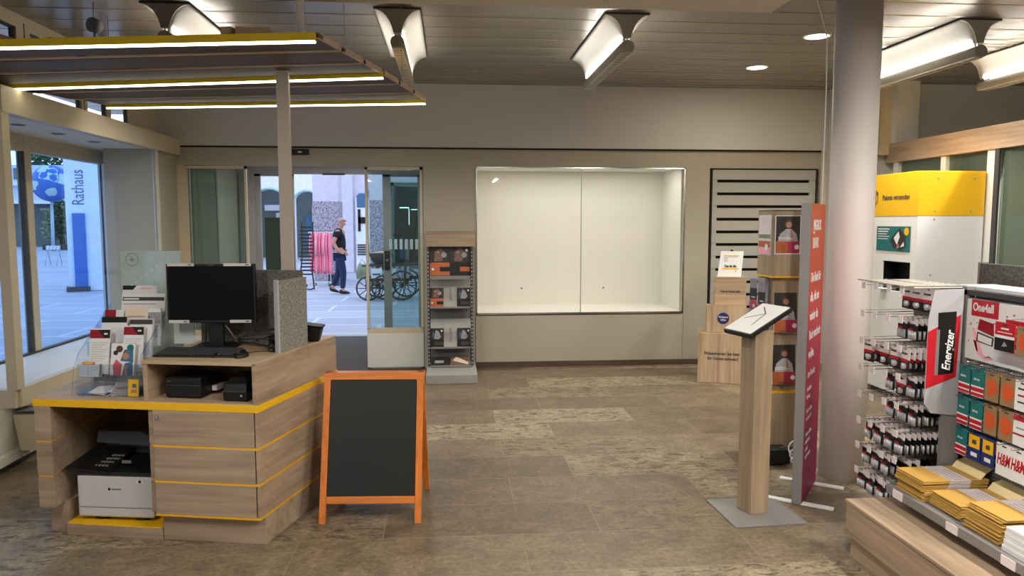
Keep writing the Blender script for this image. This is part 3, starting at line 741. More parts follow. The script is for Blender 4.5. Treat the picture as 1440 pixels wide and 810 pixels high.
# pylon sign
py = thing('town_hall_pylon', 'tall white and blue pylon sign reading Rathaus on the square', 'sign', (-8.45, 18, 0), math.radians(25))
MB().box(-.36, .36, 0, .25, 0, 3.9).build('white_slab', 'pylon_white', py)
MB().box(-.24, .02, -.06, 0, -.01, 1.8).build('blue_slab', 'ext_blue', py)
MB().box(-.42, .06, -.15, .3, -.01, .10).build('plinth', 'dark_grey', py)
MB().box(.36, .42, .02, .23, -.01, 3.9).build('edge_strip', 'pylon_grey', py)
text('Rathaus', .36, 'letter_grey', py, (.02, -.01, 1.98), (PI / 2, -PI / 2, 0), sx=.72)
# barricade
bc = thing('road_barrier', 'low trestle barrier with white stripes on the square', 'barrier', (-14.63, 28.7, 0))
f = MB().mat('ext_white')
for k in range(4): f.poly([(-.22 + k * .12, .58), (-.16 + k * .12, .58), (-.12 + k * .12, .72), (-.18 + k * .12, .72)], -.02)
f.build('stripe', None, bc); MB().mat('pylon_grey').box(-.24, .26, -.015, .015, .57, .73).build('board', None, bc)
for sx in (-.2, .2): MB().mat('pylon_grey').tube([(sx, -.2, 0), (sx, 0, .58), (sx, .2, 0)], .015, 6).build('trestle_leg', None, bc)
# far buildings on the square
fb = thing('square_building', 'long pale building with dark ground floor across the square', 'building', (-27, 50, 0))
f = MB().mat('ext_pale').box(-38, -23, 50, 58, 2.9, 5.2).box(-38, -36.5, 50, 58, 0, 3).box(-30.5, -30.2, 50, 50.3, 0, 3).box(-27.2, -26.9, 50, 50.3, 0, 3).mat('ext_shop').box(-36.5, -23, 51.5, 52, 0, 2.9)
f.mat('ext_white').box(-38, -22.8, 49.7, 50, 3.9, 4.15).box(-38, -22.8, 49.7, 50, 2.75, 2.95); f.build('facade', None, fb, world=True)
f = MB().mat('ext_shop')
for k in range(9): f.box(-37.2 + k * 1.6, -36.3 + k * 1.6, 49.93, 50.0, 4.3, 5.0)
f.build('window_row', None, fb, world=True)
hb = thing('gabled_house', 'house with a red tiled roof behind the globe', 'building', (-24, 56, 0))
MB().mat('ext_plaster').box(-26, -17, 60, 66, 0, 5.6).build('walls', None, hb, world=True)
MB().mat('ext_roof').prism([(0, 0), (1, 0), (1, 1), (0, 1)], 0, 0.001).build('chimney_cap', None, hb) if False else None
f = MB().mat('ext_roof'); f.loft([[(-26.5, 59.5, 5.5), (-16.5, 59.5, 5.5), (-16.5, 66.5, 5.5), (-26.5, 66.5, 5.5)], [(-24.5, 62.9, 8.2), (-18.5, 62.9, 8.2), (-18.5, 63.1, 8.2), (-24.5, 63.1, 8.2)]]).build('roof', None, hb, world=True)
f = MB().mat('ext_shop')
for k in range(4): f.box(-25 + k * 2.1, -24 + k * 2.1, 59.93, 60, 3.3, 4.6)
f.build('window_row', None, hb, world=True)
for i, (x, y) in enumerate(((-39.5, 65), (-32.0, 65), (-25, 74))):
    t = thing('street_tree', ['tall dark tree above the pale building, beside the corner post', 'middle tree rising above the pale building', 'leafy tree standing above the red roofed house'][i], 'tree', (x, y, 0), 0)
    rnd = random.Random(50 + i); f = MB().mat('leaf')
    for k in range(1500):
        d = Vector((rnd.gauss(0, 1), rnd.gauss(0, 1), rnd.gauss(0, .9))).normalized() * (1.2 + 1.6 * rnd.random()); p = d + Vector((0, 0, 6.6)); s = .3
        n = Vector((rnd.uniform(-1, 1), rnd.uniform(-1, 1), rnd.uniform(-1, 1))).normalized(); u = n.orthogonal().normalized()
        f.face([p, p + u * s * .5 + n * s * .5, p + n * s, p - u * s * .5 + n * s * .5])
    f.build('crown', None, t); MB().mat('cart_wood').cyl((0, 0, 0), (0, 0, 6), .25, .15, 10).build('trunk', None, t)

# ---- the passer-by (one skinned surface per garment)
def skinned(name, mat, verts, edges, parent, sub=2, root=0):
    me = bpy.data.meshes.new(name); me.from_pydata([v[:3] for v in verts], edges, []); me.materials.append(M(mat))
    o = bpy.data.objects.new(name, me); COL.objects.link(o); o.parent = parent
    m = o.modifiers.new('Skin', 'SKIN'); m.use_smooth_shade = True; m.branch_smoothing = .4
    sk = me.skin_vertices if len(me.skin_vertices) else None
    if sk is None:
        bpy.context.view_layer.objects.active = o
        me.attributes  # the modifier made through the API adds the layer below
    layer = me.skin_vertices[0].data
    for i, v in enumerate(verts):
        r = v[3]; layer[i].radius = (r if not isinstance(r, tuple) else r[0], r if not isinstance(r, tuple) else r[1]); layer[i].use_root = (i == root)
    s = o.modifiers.new('Sub', 'SUBSURF'); s.levels = sub; s.render_levels = sub
    return o
ps = thing('person', 'bald man in a black polo shirt and blue jeans walking past outside', 'person', (-2.42, 16.7, -.01))
V = [  # x forward (walks towards +X), y: + is away from the camera
    (-.02, 0, .97, .13), (-.03, 0, 1.12, (.125, .14)), (-.02, 0, 1.28, (.125, .16)), (-.01, 0, 1.40, (.09, .13)), (.02, 0, 1.48, .055), (.04, 0, 1.56, .06), (.045, 0, 1.63, (.085, .075)), (.04, 0, 1.69, (.075, .065)),
    (-.03, -.19, 1.39, .058), (-.12, -.24, 1.15, .046), (-.02, -.24, .98, .038), (.05, -.2, .93, .03), (.11, -.18, .92, .024),
    (-.03, .19, 1.39, .058), (-.09, .24, 1.14, .046), (.04, .22, .99, .036), (.12, .2, .97, .028),
    (-.01, -.09, .86, .095), (.06, -.09, .50, .062), (.04, -.09, .10, .042), (.14, -.09, .045, .032),
    (-.03, .09, .86, .095), (-.06, .09, .50, .062), (-.21, .09, .14, .042), (-.14, .09, .05, .032)]
E_ = [(0, 1), (1, 2), (2, 3), (3, 4), (4, 5), (5, 6), (6, 7), (3, 8), (8, 9), (9, 10), (10, 11), (11, 12), (3, 13), (13, 14), (14, 15), (15, 16), (0, 17), (17, 18), (18, 19), (19, 20), (0, 21), (21, 22), (22, 23), (23, 24)]
try:
    body = skinned('body', 'skin', V, E_, ps)
    f_ = MB().mat('skin').ball((.125, 0, 1.615), .016, 10, (1.3, .8, 1)).ball((.04, -.078, 1.61), .02, 10, (.8, .5, 1.3)).ball((.10, 0, 1.555), .03, 10); f_.build('face_features', None, ps)
    MB().mat('hair').ball((.022, 0, 1.636), .078, 18, (.98, .93, .9)).build('cropped_hair', None, ps)
    MB().mat('black').tube([(.125, -.06, 1.638), (.128, 0, 1.64), (.125, .06, 1.638)], .006, 6).tube([(.125, -.06, 1.638), (.04, -.082, 1.635)], .004, 6).build('glasses', None, ps)
    SH = [(-.02, 0, .93, (.145, .15)), (-.03, 0, 1.10, (.15, .165)), (-.03, 0, 1.27, (.145, .18)), (-.005, 0, 1.40, (.125, .145)), (.018, 0, 1.475, .075),
          (-.035, -.19, 1.385, .092), (-.09, -.235, 1.24, .072), (-.035, .19, 1.385, .092), (-.08, .235, 1.24, .072)]
    skinned('polo_shirt', 'shirt_black', SH, [(0, 1), (1, 2), (2, 3), (3, 4), (3, 5), (5, 6), (3, 7), (7, 8)], ps)
    JN = [(-.02, 0, .95, (.14, .145)), (-.01, -.09, .84, .108), (.065, -.09, .50, .08), (.04, -.09, .12, .062), (-.03, .09, .84, .108), (-.06, .09, .50, .08), (-.20, .09, .17, .06)]
    skinned('jeans', 'jeans', JN, [(0, 1), (1, 2), (2, 3), (0, 4), (4, 5), (5, 6)], ps)
    for (hx, hy, hz, tx, tz) in ((.0, -.09, .06, .2, .03), (-.24, .09, .11, -.06, .035)):
        r0 = []
        for t, w, h in ((0, .03, .04), (.15, .045, .065), (.4, .045, .06), (.75, .05, .04), (1, .025, .02)):
            x = hx - .03 + (tx - hx + .03) * t; z = hz + (tz - hz) * t
            r0.append([(x, hy + w * math.cos(2 * PI * k / 12), z + h * math.sin(2 * PI * k / 12) * (1 if math.sin(2 * PI * k / 12) > 0 else .6)) for k in range(12)])
        MB().mat('black').loft(r0, True, True).build('shoe', None, ps)
except Exception as ex:
    print('SKIN PROBLEM', ex)
def hand(par, base, d, side):
    b = Vector(base); d = Vector(d).normalized()
    for k, (off, l) in enumerate(((-.03, .06), (-.01, .072), (.01, .068), (.03, .052))):
        o = Vector((0, 0, off)); p = b + o * .9
        MB().mat('skin').tube([p, p + d * l * .5, p + d * l * .75 + Vector((0, side * .02, -.01)), p + d * l * .85 + Vector((0, side * .04, -.012))], [.011, .010, .009, .007], 6).build('finger', None, par)
    MB().mat('skin').tube([b - d * .03, b + Vector((0, side * .02, .03)), b + d * .03 + Vector((0, side * .03, .045))], [.013, .011, .008], 6).build('thumb', None, par)
hand(ps, (.12, -.18, .92), (1, .2, -.2), 1)
# ================================================================ LAMPS
def ceiling_lamp(lab, x, y, ln=1.45):
    t = thing('ceiling_lamp', lab, 'ceiling lamp', (x, y, ZC), 0, 'gull-wing fluorescent ceiling lamps')
    prof = [(.155, -.016), (.135, -.018), (.105, -.03), (.075, -.055), (.052, -.09), (.036, -.13), (.026, -.17)]
    for s in (1, -1):
        w = MB().mat('niche_white')
        a = [(s * px, 0, pz) for px, pz in prof]; b_ = [(s * px, ln, pz) for px, pz in prof]
        a2 = [(s * (px + .0), 0, pz + .006) for px, pz in prof][::-1]; b2 = [(s * px, ln, pz + .006) for px, pz in prof][::-1]
        w.loft([a + a2, b_ + b2], True, True); w.build('reflector_wing', None, t)
    for y0 in (-.012, ln): 
        f = MB().mat('lamp_grey')
        pts = [(-.155, -.012)] + [(-px, pz) for px, pz in prof] + [(px, pz) for px, pz in prof[::-1]] + [(.155, -.012)]
        f.loft([[(p[0], y0, p[1]) for p in pts], [(p[0], y0 + .012, p[1]) for p in pts]])
        f.build('end_plate', None, t)
    MB().mat('dark_grey').box(-.16, .16, -.01, ln + .01, -.012, 0).build('mounting_plate', None, t)
    bd = MB().mat('lamp_grey'); n = 20
    ring = lambda yy, r: [(r * math.sin(a), yy, -.235 + r * math.cos(a)) for a in [(-2.35 + 4.7 * k / n) for k in range(n + 1)]]
    bd.loft([ring(-.03, .047), ring(ln + .03, .047)], True, True)
    bd.cyl((-.012, .02, -.19), (-.012, .02, -.15), .006, n=8).cyl((.012, .02, -.19), (.012, .02, -.15), .006, n=8).cyl((0, ln - .02, -.19), (0, ln - .02, -.15), .006, n=8)
    o = bd.build('lamp_body', None, t)
    g = MB().mat('louvre_glow').box(-.03, .03, .01, ln - .01, -.266, -.262).mat('white_metal')
    for k in range(18): g.box(-.032, .032, .02 + k * (ln - .04) / 18, .026 + k * (ln - .04) / 18, -.273, -.262)
    g.box(-.034, -.03, 0, ln, -.275, -.262).box(.03, .034, 0, ln, -.275, -.262)
    g.build('louvre', None, t)
    for s in (1, -1): MB().mat('tube_light').cyl((s * .028, .05, -.178), (s * .028, ln - .05, -.178), .007, n=8).build('fluorescent_tube', None, t)
    for nm, zz, rx, e in (('down_light', -.285, 0, LDN), ('up_light', -.18, PI, LUP)):
        for s in ((0,) if nm == 'down_light' else (-.03, .03)):
            l = bpy.data.lights.new(nm, 'AREA'); l.shape = 'RECTANGLE'; l.size = .05 if nm == 'down_light' else .02; l.size_y = ln * .95; l.spread = (math.radians(150) if y > 3 else PI) if nm == 'down_light' else PI; l.energy = e; l.color = (1, .96, .885)
            o = bpy.data.objects.new(nm, l); COL.objects.link(o); o.parent = t; o.location = (s, ln / 2, zz); o.rotation_euler = (0, rx + (0 if nm == 'down_light' else (.45 if s < 0 else -.45) * -1), 0)
    return t
LDN, LUP = 19, 6.2
for lab, x, y, ln in (('gull-wing ceiling lamp above the hanging slatted canopy', -1.87, 5.22, 1.45), ('gull-wing ceiling lamp between the canopy and the display window top', -.345, 5.22, 1.45),
        ('gull-wing ceiling lamp over the open floor before the display window', 1.245, 5.22, 1.45), ('gull-wing ceiling lamp just beyond the round column', 3.80, 5.15, 1.42),
        ('gull-wing ceiling lamp above the timber beam, partly cut off by the photo edge', 4.80, 5.0, 1.42)):
    LDN = 19 if x < 3 else 30
    ceiling_lamp(lab, x, y, ln)
for k, (x, y, z, LDN, LUP) in enumerate(((-1.6, .7, 2.7, 36, 4), (.9, .7, 2.7, 60, 4), (2.75, .9, ZC, 72, 4), (4.3, 1.2, ZC, 50, 4))):  # added lamps out of view, brightening the column and the near room
    t = ceiling_lamp('gull-wing ceiling lamp of the front row, lamp number %s from the entrance side' % ('one', 'two', 'three', 'four')[k], x, y, 1.4); t.location.z = z
for i, (x, y) in enumerate(((2.87, 5.71), (2.885, 6.885))):
    t = thing('downlight', ['round recessed ceiling downlight touching the white column in view', 'round recessed ceiling downlight before the slat wall'][i], 'downlight', (x, y, ZC), 0, 'recessed downlights')
    MB().mat('white').lathe([(.105, 0), (.105, -.008), (.092, -.012), (.09, -.002), (.09, 0)], 28).build('rim', None, t)
    MB().mat('downlight_glow').cyl((0, 0, -.006), (0, 0, -.001), .09, n=28).build('diffuser', None, t)
    l = bpy.data.lights.new('down_light', 'AREA'); l.shape = 'DISK'; l.size = .16; l.energy = 9; l.color = (1, .9, .72)
    o = bpy.data.objects.new('down_light', l); COL.objects.link(o); o.parent = t; o.location = (0, 0, -.015)
# lamps hidden in the head of the display window (strip behind the frame)
for x in (.85, 1.45, 2.05):
    l = bpy.data.lights.new('window_strip_light', 'AREA'); l.shape = 'RECTANGLE'; l.size = .7; l.size_y = .26; l.energy = 3.7; l.color = (1, .955, .88)
    o = bpy.data.objects.new('window_strip_light', l); COL.objects.link(o); o.location = (x - 1.44, .24, 1.595); o.parent = w_disp
# little ceiling speaker and wall camera
t = thing('ceiling_speaker', 'small round grey speaker hanging from the ceiling above the canopy', 'speaker', (-2.36, 5.3, ZC))
MB().mat('alu').cyl((0, 0, -.10), (0, 0, 0), .006, n=8).build('drop_rod', None, t)
MB().mat('mid_grey').cyl((-.01, -.02, -.14), (.01, .03, -.14), .048, n=20).cyl((0, 0, -.19), (0, 0, -.23), .008, n=8).build('speaker_body', None, t)
t = thing('wall_bracket', 'small dark bracket with a ring on the cream wall above the canopy', 'bracket', (XL, 6.0, 2.93))
MB().mat('dark_grey').box(0, .03, -.03, .03, -.02, .05).tube([(.02, 0, 0), (.06, -.02, -.03), (.05, -.03, -.08)], .012, 8).tube([(.05 + .03 * math.cos(k * PI / 6), .0 , -.1 + .03 * math.sin(k * PI / 6)) for k in range(13)], .007, 6).build('bracket_arm', None, t)

# ================================================================ HANGING CANOPY
cp = thing('hanging_canopy', 'slatted dark timber canopy with three yellow light strips above the service desk', 'canopy', (-.97, 4.53, .93))
ZK = 2.45
S1 = [Vector((-2.80, 4.05, 0)), Vector((-.633, 3.678, 0))]
S2 = [Vector((-2.93, 5.17, 0)), Vector((-.393, 4.558, 0))]
S3 = [Vector((-2.57, 5.92, 0)), Vector((-.171, 5.51, 0))]
def bar(f, a, c, wd, z0, z1):
    d = (c - a).normalized(); n = Vector((-d.y, d.x, 0)) * wd / 2
    f.prism([(a - n)[:2], (c - n)[:2], (c + n)[:2], (a + n)[:2]], z0, z1); return f
for a, c in (S1, S2, S3):
    o = bar(MB().mat('canopy_yellow'), a, c, .035, ZK + .008, ZK + .045).build('yellow_profile', None, cp, world=True)
    bar(MB().mat('strip_light'), a, c, .026, ZK + .0, ZK + .009).build('light_strip', None, cp, world=True)
def lerp(a, b, t): return a + (b - a) * t
for A, B_ in ((S1, S2), (S2, S3)):
    ln = 3
    for k in range(ln):
        t = (k + .5) / ln + (.0)
        a = lerp(A[0], B_[0], t); c = lerp(A[1], B_[1], t); wd = (B_[1] - A[1]).length / ln - .028
        bar(MB().mat('oak_dark'), a, c, wd * .93, ZK + .03, ZK + .05).build('canopy_plank', None, cp, world=True)
        bar(MB().mat('oak_top'), lerp(A[0], B_[0], (k + 1) / ln), lerp(A[1], B_[1], (k + 1) / ln), .018, ZK + .026, ZK + .05).build('lit_edge_strip', None, cp, world=True) if k < ln - 1 else None  # pale strip in the gap, standing in for light on the plank edges
        bar(MB().mat('oak_top'), lerp(A[1], B_[1], t - .14) , lerp(A[1], B_[1], t + .14), .012, ZK + .028, ZK + .056).build('end_strip', None, cp, world=True)
for sx in (.25, .8):
    a = lerp(S1[0], S1[1], sx); c = lerp(S3[0], S3[1], sx)
    bar(MB().mat('oak_top'), a, c, .05, ZK + .052, ZK + .085).build('cross_batten', None, cp, world=True)
for (A, B_) in ((S1, S2), (S2, S3)):
    for k in range(1, 3):
        for u in (.33, .62, .85):
            p = lerp(lerp(A[0], B_[0], k / 3), lerp(A[1], B_[1], k / 3), u + .06 * k); MB().mat('black').box(p.x - .04, p.x + .04, p.y - .012, p.y + .012, ZK + .034, ZK + .05).build('clip', None, cp, world=True)
MB().mat('post_grey').box(-1.005, -.935, 4.505, 4.555, .93, ZK + .05).build('support_post', None, cp, world=True, bevel=.003)
for (x, y) in ((-.53, 3.95), (-.30, 4.9), (-2.3, 4.1), (-2.4, 5.6)): MB().mat('alu').cyl((x, y, ZK + .05), (x, y, ZC), .0025, n=6).build('suspension_wire', None, cp, world=True)
MB().mat('white').tube([(-.73, 3.85, ZK + .05), (-.735, 3.86, ZK + .2), (-.725, 3.85, ZK + .35), (-.73, 3.86, ZC)], .02, 10).build('cable_sleeve', None, cp, world=True)
MB().mat('oak_top').box(-1.02, -.86, 3.75, 3.9, ZK + .05, ZK + .085).build('junction_box', None, cp, world=True)
t = thing('supply_cable', 'thin white cable hanging down to the white column at the ceiling', 'cable', (2.3, 4.3, 2.62))
MB().mat('white').tube([(2.08, 4.25, ZC), (2.12, 4.28, 2.96), (2.2, 4.33, 2.82), (2.255, 4.36, 2.70), (2.272, 4.38, 2.4), (2.268, 4.38, .02)], .004, 6).build('wire', None, t, world=True)

# ================================================================ SERVICE DESK
A = Vector((-2.09, 3.83)); B = Vector((-.93, 3.59)); C = Vector((-.68, 4.45)); D = Vector((-2.08, 4.72))
def Q(u, v): return (A * (1 - u) + B * u) * (1 - v) + (D * (1 - u) + C * u) * v
def quad(f, u0, u1, v0, v1, z0, z1): return f.prism([Q(u0, v0), Q(u1, v0), Q(u1, v1), Q(u0, v1)], z0, z1)
ANG = math.atan2(B.y - A.y, B.x - A.x)
desk = thing('service_desk', 'oak service desk with yellow edge lines, open printer bay and raised cubby', 'desk', (-1.4, 4.1, 0), ANG)
def dq(name, mat, u0, u1, v0, v1, z0, z1, bev=.0015, par=None):
    return quad(MB().mat(mat), u0, u1, v0, v1, z0, z1).build(name, None, par or desk, world=True, bevel=bev)
dq('yellow_top_edge', 'yellow', -.001, 1.001, -.002, 1.001, .68, .716)
dq('desktop', 'oak_top', 0.004, .996, .004, .996, .714, .722, .001)
rows = [(.505, .68), (.325, .497), (.155, .317)]
LP = .078
for z0, z1 in rows: dq('side_board', 'oak_x', .004, LP, .0, .99, z0, z1)
for z0, z1 in rows[:2]: dq('yellow_line', 'yellow_line', .008, LP - .006, .004, .985, z0 - .0105, z0 + .002, 0)
dq('side_plinth', 'oak_x', .012, .10, .09, .95, 0, .157)
U1 = .535
for z0, z1 in rows: dq('divider_board', 'oak_x', U1 - .022, U1, .02, .95, z0, z1)
for z0, z1 in rows[:2]: dq('yellow_line', 'yellow_line', U1 - .018, U1 - .001, .024, .95, z0 - .0105, z0 + .002, 0)
dq('bay_back', 'oak_x', .08, U1, .93, .96, .06, .68)
dq('bay_base', 'oak_x', .102, U1 + .006, .05, .9, 0, .055); dq('bay_base_top', 'yellow', .104, U1 - .002, .06, .9, .055, .06, 0)
dq('core', 'oak_dark', U1 + .004, .985, .03, .97, .155, .68)
for i, (z0, z1) in enumerate(rows):
    o = dq('drawer_front', 'oak_x', U1 + .007, .983, -.004, .03, z0 + .001, z1 - .001)
    if i == 0:
        c = Q(U1 + .035, -.006); MB().mat('chrome').cyl((c.x, c.y - .006, .645), (c.x, c.y + .01, .645), .011, n=16).mat('dark_grey').box(c.x - .002, c.x + .002, c.y - .0075, c.y - .006, .64, .65).build('lock', None, o, world=True)
    dq('side_board', 'oak_y', .988, 1.0, -.002, .995, z0, z1)
for z0, z1 in rows: dq('yellow_line', 'yellow_line', U1 + .004, 1.0, -.002, .993, z0 - .0105, z0 + .002, 0)
dq('plinth', 'oak_x', U1 + .008, .996, .06, .96, 0, .155)
# raised cubby
ZU = .925; UB = .50
dq('cubby_left_panel', 'oak_y', UB, UB + .02, .012, .97, .722, ZU - .018)
dq('cubby_side_panel', 'oak_y', .978, 1.0, .004, .99, .716, ZU - .004)
dq('cubby_back', 'oak_x', UB + .02, .978, .55, .57, .722, ZU - .018)
dq('cubby_top', 'oak_top', UB - .004, .9995, .004, .99, ZU - .018, ZU)
dq('cubby_rear_panel', 'oak_x', UB, .978, .95, .98, .722, ZU - .018)
ZU += .0005

# ---- on and in the desk
P = lambda u, v, z: (Q(u, v).x, Q(u, v).y, z)
# multifunction printer
pr = thing('laser_printer', 'white and black multifunction laser printer in the open desk bay', 'printer', P(.318, .32, .061), ANG + .04)
w2 = .205
f = MB().mat('printer_white').box(-w2, w2, -.19, .17, .02, .245); f.build('body', None, pr, bevel=.014, seg=3)
MB().mat('mid_grey').box(-w2 - .0, w2, -.1925, -.188, .074, .077).build('tray_seam', None, pr)
for sx in (-.1, .12): MB().mat('black').box(sx - .03, sx + .03, -.16, -.1, 0, .022).build('foot', None, pr)
f = MB().mat('black').loft([[(-w2 - .003, -.195, .245), (w2 + .003, -.195, .245), (w2 + .003, .17, .245), (-w2 - .003, .17, .245)], [(-w2, -.19, .262), (w2, -.19, .262), (w2, .17, .30), (-w2, .17, .30)]]); f.build('output_deck', None, pr)
MB().mat('black').loft([[(-w2 - .05, -.2, .27), (-.02, -.2, .25), (-.02, .02, .31), (-w2 - .03, .02, .315)], [(-w2 - .05, -.2, .285), (-.02, -.2, .262), (-.02, .02, .325), (-w2 - .03, .02, .33)]]).build('control_panel', None, pr, bevel=.004)
k_ = MB().mat('mid_grey')
for r in range(4):
    for c in range(4): k_.box(-.12 + c * .018 + r * .012, -.109 + c * .018 + r * .012, -.16 + r * .03, -.145 + r * .03, .28 + r * .0085, .286 + r * .0085)
k_.build('keypad', None, pr)
MB().mat('dark_grey').loft([[(-w2, -.02, .36), (w2, -.02, .34), (w2, .16, .36), (-w2, .16, .38)], [(-w2, -.0, .42), (w2 * .2, -.0, .42), (w2 * .2, .16, .43), (-w2, .16, .43)]]).build('scanner_lid', None, pr, bevel=.006)
MB().mat('dark_grey').box(-w2 + .01, w2 - .01, .05, .16, .29, .37).build('scanner_neck', None, pr)
MB().mat('alu').box(.0, .05, -.12, -.11, .285, .30).build('paper_stop', None, pr)
MB().mat('black').poly([(-.035, .165), (-.022, .165), (-.022, .175), (-.0285, .182), (-.035, .175)], -.1915).build('emblem', None, pr)
text('Lexmark', .015, 'dark_grey', pr, (-.016, -.1912, .168))
MB().mat('paper').rect(.12, .155, .205, .225, -.1915).mat('black').rect(.13, .145, .208, .222, -.192).build('label', None, pr)

# monitor
mo = thing('computer_monitor', 'black widescreen monitor with paper strips taped to its corners', 'monitor', (-1.27, 4.06, ZU), math.radians(-3))
s_ = MB().mat('black').box(-.235, .235, -.012, .012, .135, .452); s_.build('bezel', None, mo, bevel=.004)
MB().mat('black_gloss').box(-.224, .224, -.0135, -.011, .15, .44).build('screen', None, mo)
MB().mat('black').box(-.2, .2, .012, .035, .17, .42).build('rear_cover', None, mo, bevel=.01)
MB().mat('black').box(-.035, .045, .025, .05, .0, .25).build('stand_neck', None, mo, bevel=.006)
MB().mat('black').box(-.11, .12, -.06, .13, 0, .012).build('stand_foot', None, mo, bevel=.005)
for x0, x1, z0, z1 in ((-.225, -.085, .44, .455), (.07, .215, .44, .455), (-.228, -.12, .136, .152), (.095, .208, .136, .152)):
    o = MB().mat('screen_note').box(x0, x1, -.0155, -.0135, z0, z1); o.mat('mid_grey').box(x1 - .03, x1 - .012, -.0162, -.0155, z0 + .004, z1 - .004); o.build('paper_strip', None, mo)
text('FUJITSU', .008, 'mid_grey', mo, (-.012, -.0135, .443))
f = MB().mat('silver_print').tube([(.03, .03, .14), (.06, .05, .1), (.09, .08, .03)], .004, 6).mat('black').tube([(-.05, .04, .14), (-.06, .05, .05), (-.08, .1, .006)], .003, 6); f.build('cable', None, mo)
nt_ = thing('note_card', 'pale note card standing behind the monitor stand', 'card', (-1.475, 4.21, ZU), 0)
MB().mat('map_print').box(-.055, .055, 0, .004, 0, .19).build('card_sheet', None, nt_)
kb = thing('keyboard', 'black computer keyboard in front of the monitor', 'keyboard', (-1.27, 3.835, ZU), ANG + .06)
MB().mat('black').loft([[(-.215, -.07, 0), (.215, -.07, 0), (.215, .07, 0), (-.215, .07, 0)], [(-.21, -.066, .010), (.21, -.066, .010), (.21, .066, .022), (-.21, .066, .022)]]).build('case', None, kb, bevel=.003)
kk = MB().mat('dark_grey')
for r in range(6):
    for c in range(19):
        if c in (14,) and r < 2: continue
        x = -.2 + c * .0212; y = -.055 + r * .0205; z = .013 + r * .0021; kk.box(x, x + .0175, y, y + .0165, z - .003, z + .006)
kk.build('keys', None, kb)
ms = thing('computer_mouse', 'black computer mouse beside the keyboard on the desk', 'mouse', P(.868, .17, ZU), ANG)
MB().mat('black').ball((0, 0, .002), .033, 16, (.95, 1.6, .9)).build('shell', None, ms); MB().mat('dark_grey').cyl((-.004, -.03, .028), (.004, -.03, .028), .008, n=12).build('scroll_wheel', None, ms)
MB().mat('black').tube([(0, .05, .01), (.02, .12, .006), (.08, .14, .006), (.1, .2, .006)], .002, 6).build('cable', None, ms)
ct = thing('card_terminal', 'black card reader with coiled cables beside the felt screen', 'card reader', P(.93, .40, ZU), .3)
MB().mat('black').loft([[(-.04, -.06, 0), (.04, -.06, 0), (.04, .06, 0), (-.04, .06, 0)], [(-.035, -.05, .04), (.035, -.05, .04), (.03, .05, .075), (-.03, .05, .075)]]).build('terminal_body', None, ct, bevel=.006)
MB().mat('dark_grey').box(-.02, .02, -.03, .02, .055, .065).build('display', None, ct)
f = MB().mat('black')
for q in range(4): f.tube([(-.1 + .09 * math.cos(k * PI / 8 + q), -.04 + .03 * math.sin(k * PI / 8 + q), .008 + .02 * q + .05 * abs(math.sin(k * PI / 16))) for k in range(16)], .0035, 6)
f.build('cable', None, ct)
# felt screen: two panels meeting in an L
fs = thing('felt_screen', 'grey felt privacy screen on the desk behind the monitor', 'screen', (-.93, 4.1, ZU))
bar_ = lambda m_, a, c, wd, z0, z1: bar(MB().mat(m_), Vector(a + (0,)), Vector(c + (0,)), wd, z0, z1)
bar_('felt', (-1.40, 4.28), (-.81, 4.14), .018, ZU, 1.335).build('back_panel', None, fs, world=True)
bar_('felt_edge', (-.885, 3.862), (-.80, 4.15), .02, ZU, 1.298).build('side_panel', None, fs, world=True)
bar_('silver_print', (-.891, 3.855), (-.885, 3.864), .026, ZU, 1.304).build('edge_trim', None, fs, world=True)
# glass map screen behind the brochures
mp = thing('glass_map_screen', 'frosted glass screen printed with a pale map behind the brochures', 'screen', (-1.735, 4.45, .7225))
MB().mat('map_glass').box(-.165, .17, 0, .008, 0, .71).build('glass_sheet', None, mp, bevel=.001)
f = MB().mat('white')
for k in range(7):
    a = (-.14 + .045 * k, .25 + .3 * random.random()); c = (a[0] + .08 * random.random() - .02, a[1] + .07); f.poly([(a[0], a[1]), (c[0], c[1]), (c[0] + .003, c[1] + .003), (a[0] + .003, a[1] + .003)], -.0008)
for k in range(9): f.poly([(-.15 + k * .034, .30 + .012 * k), (-.132 + k * .034, .306 + .012 * k), (-.132 + k * .034, .310 + .012 * k), (-.15 + k * .034, .304 + .012 * k)], -.0009)
for k in range(8): f.poly([(-.12 + k * .03, .50 + .022 * k), (-.104 + k * .03, .512 + .022 * k), (-.105 + k * .03, .515 + .022 * k), (-.121 + k * .03, .503 + .022 * k)], -.0009)
f.poly([(.01, .36), (.018, .36), (.05, .42), (.042, .42)], -.0011).poly([(.045, .36), (.052, .36), (.018, .42), (.01, .42)], -.0013)
f.build('map_print', None, mp)
f = MB().mat('dark_grey')
for k in range(24):
    a0, a1 = 2 * PI * k / 24, 2 * PI * (k + 1) / 24; f.poly([(-.1 + r * math.cos(a), .66 + r * math.sin(a)) for r, a in ((.035, a0), (.037, a0), (.037, a1), (.035, a1))], -.001)
for k in range(4):
    a = k * PI / 2; f.poly([(-.1 + .016 * math.cos(a), .66 + .016 * math.sin(a)), (-.1 + .004 * math.cos(a + .8), .66 + .004 * math.sin(a + .8)), (-.1 + .004 * math.cos(a - .8), .66 + .004 * math.sin(a - .8))], -.001)
f.box(.02, .024, -.002, 0, .46, .5).box(.14, .145, -.002, 0, .46, .5).box(.14, .145, -.002, 0, .38, .42).build('compass_print', None, mp)
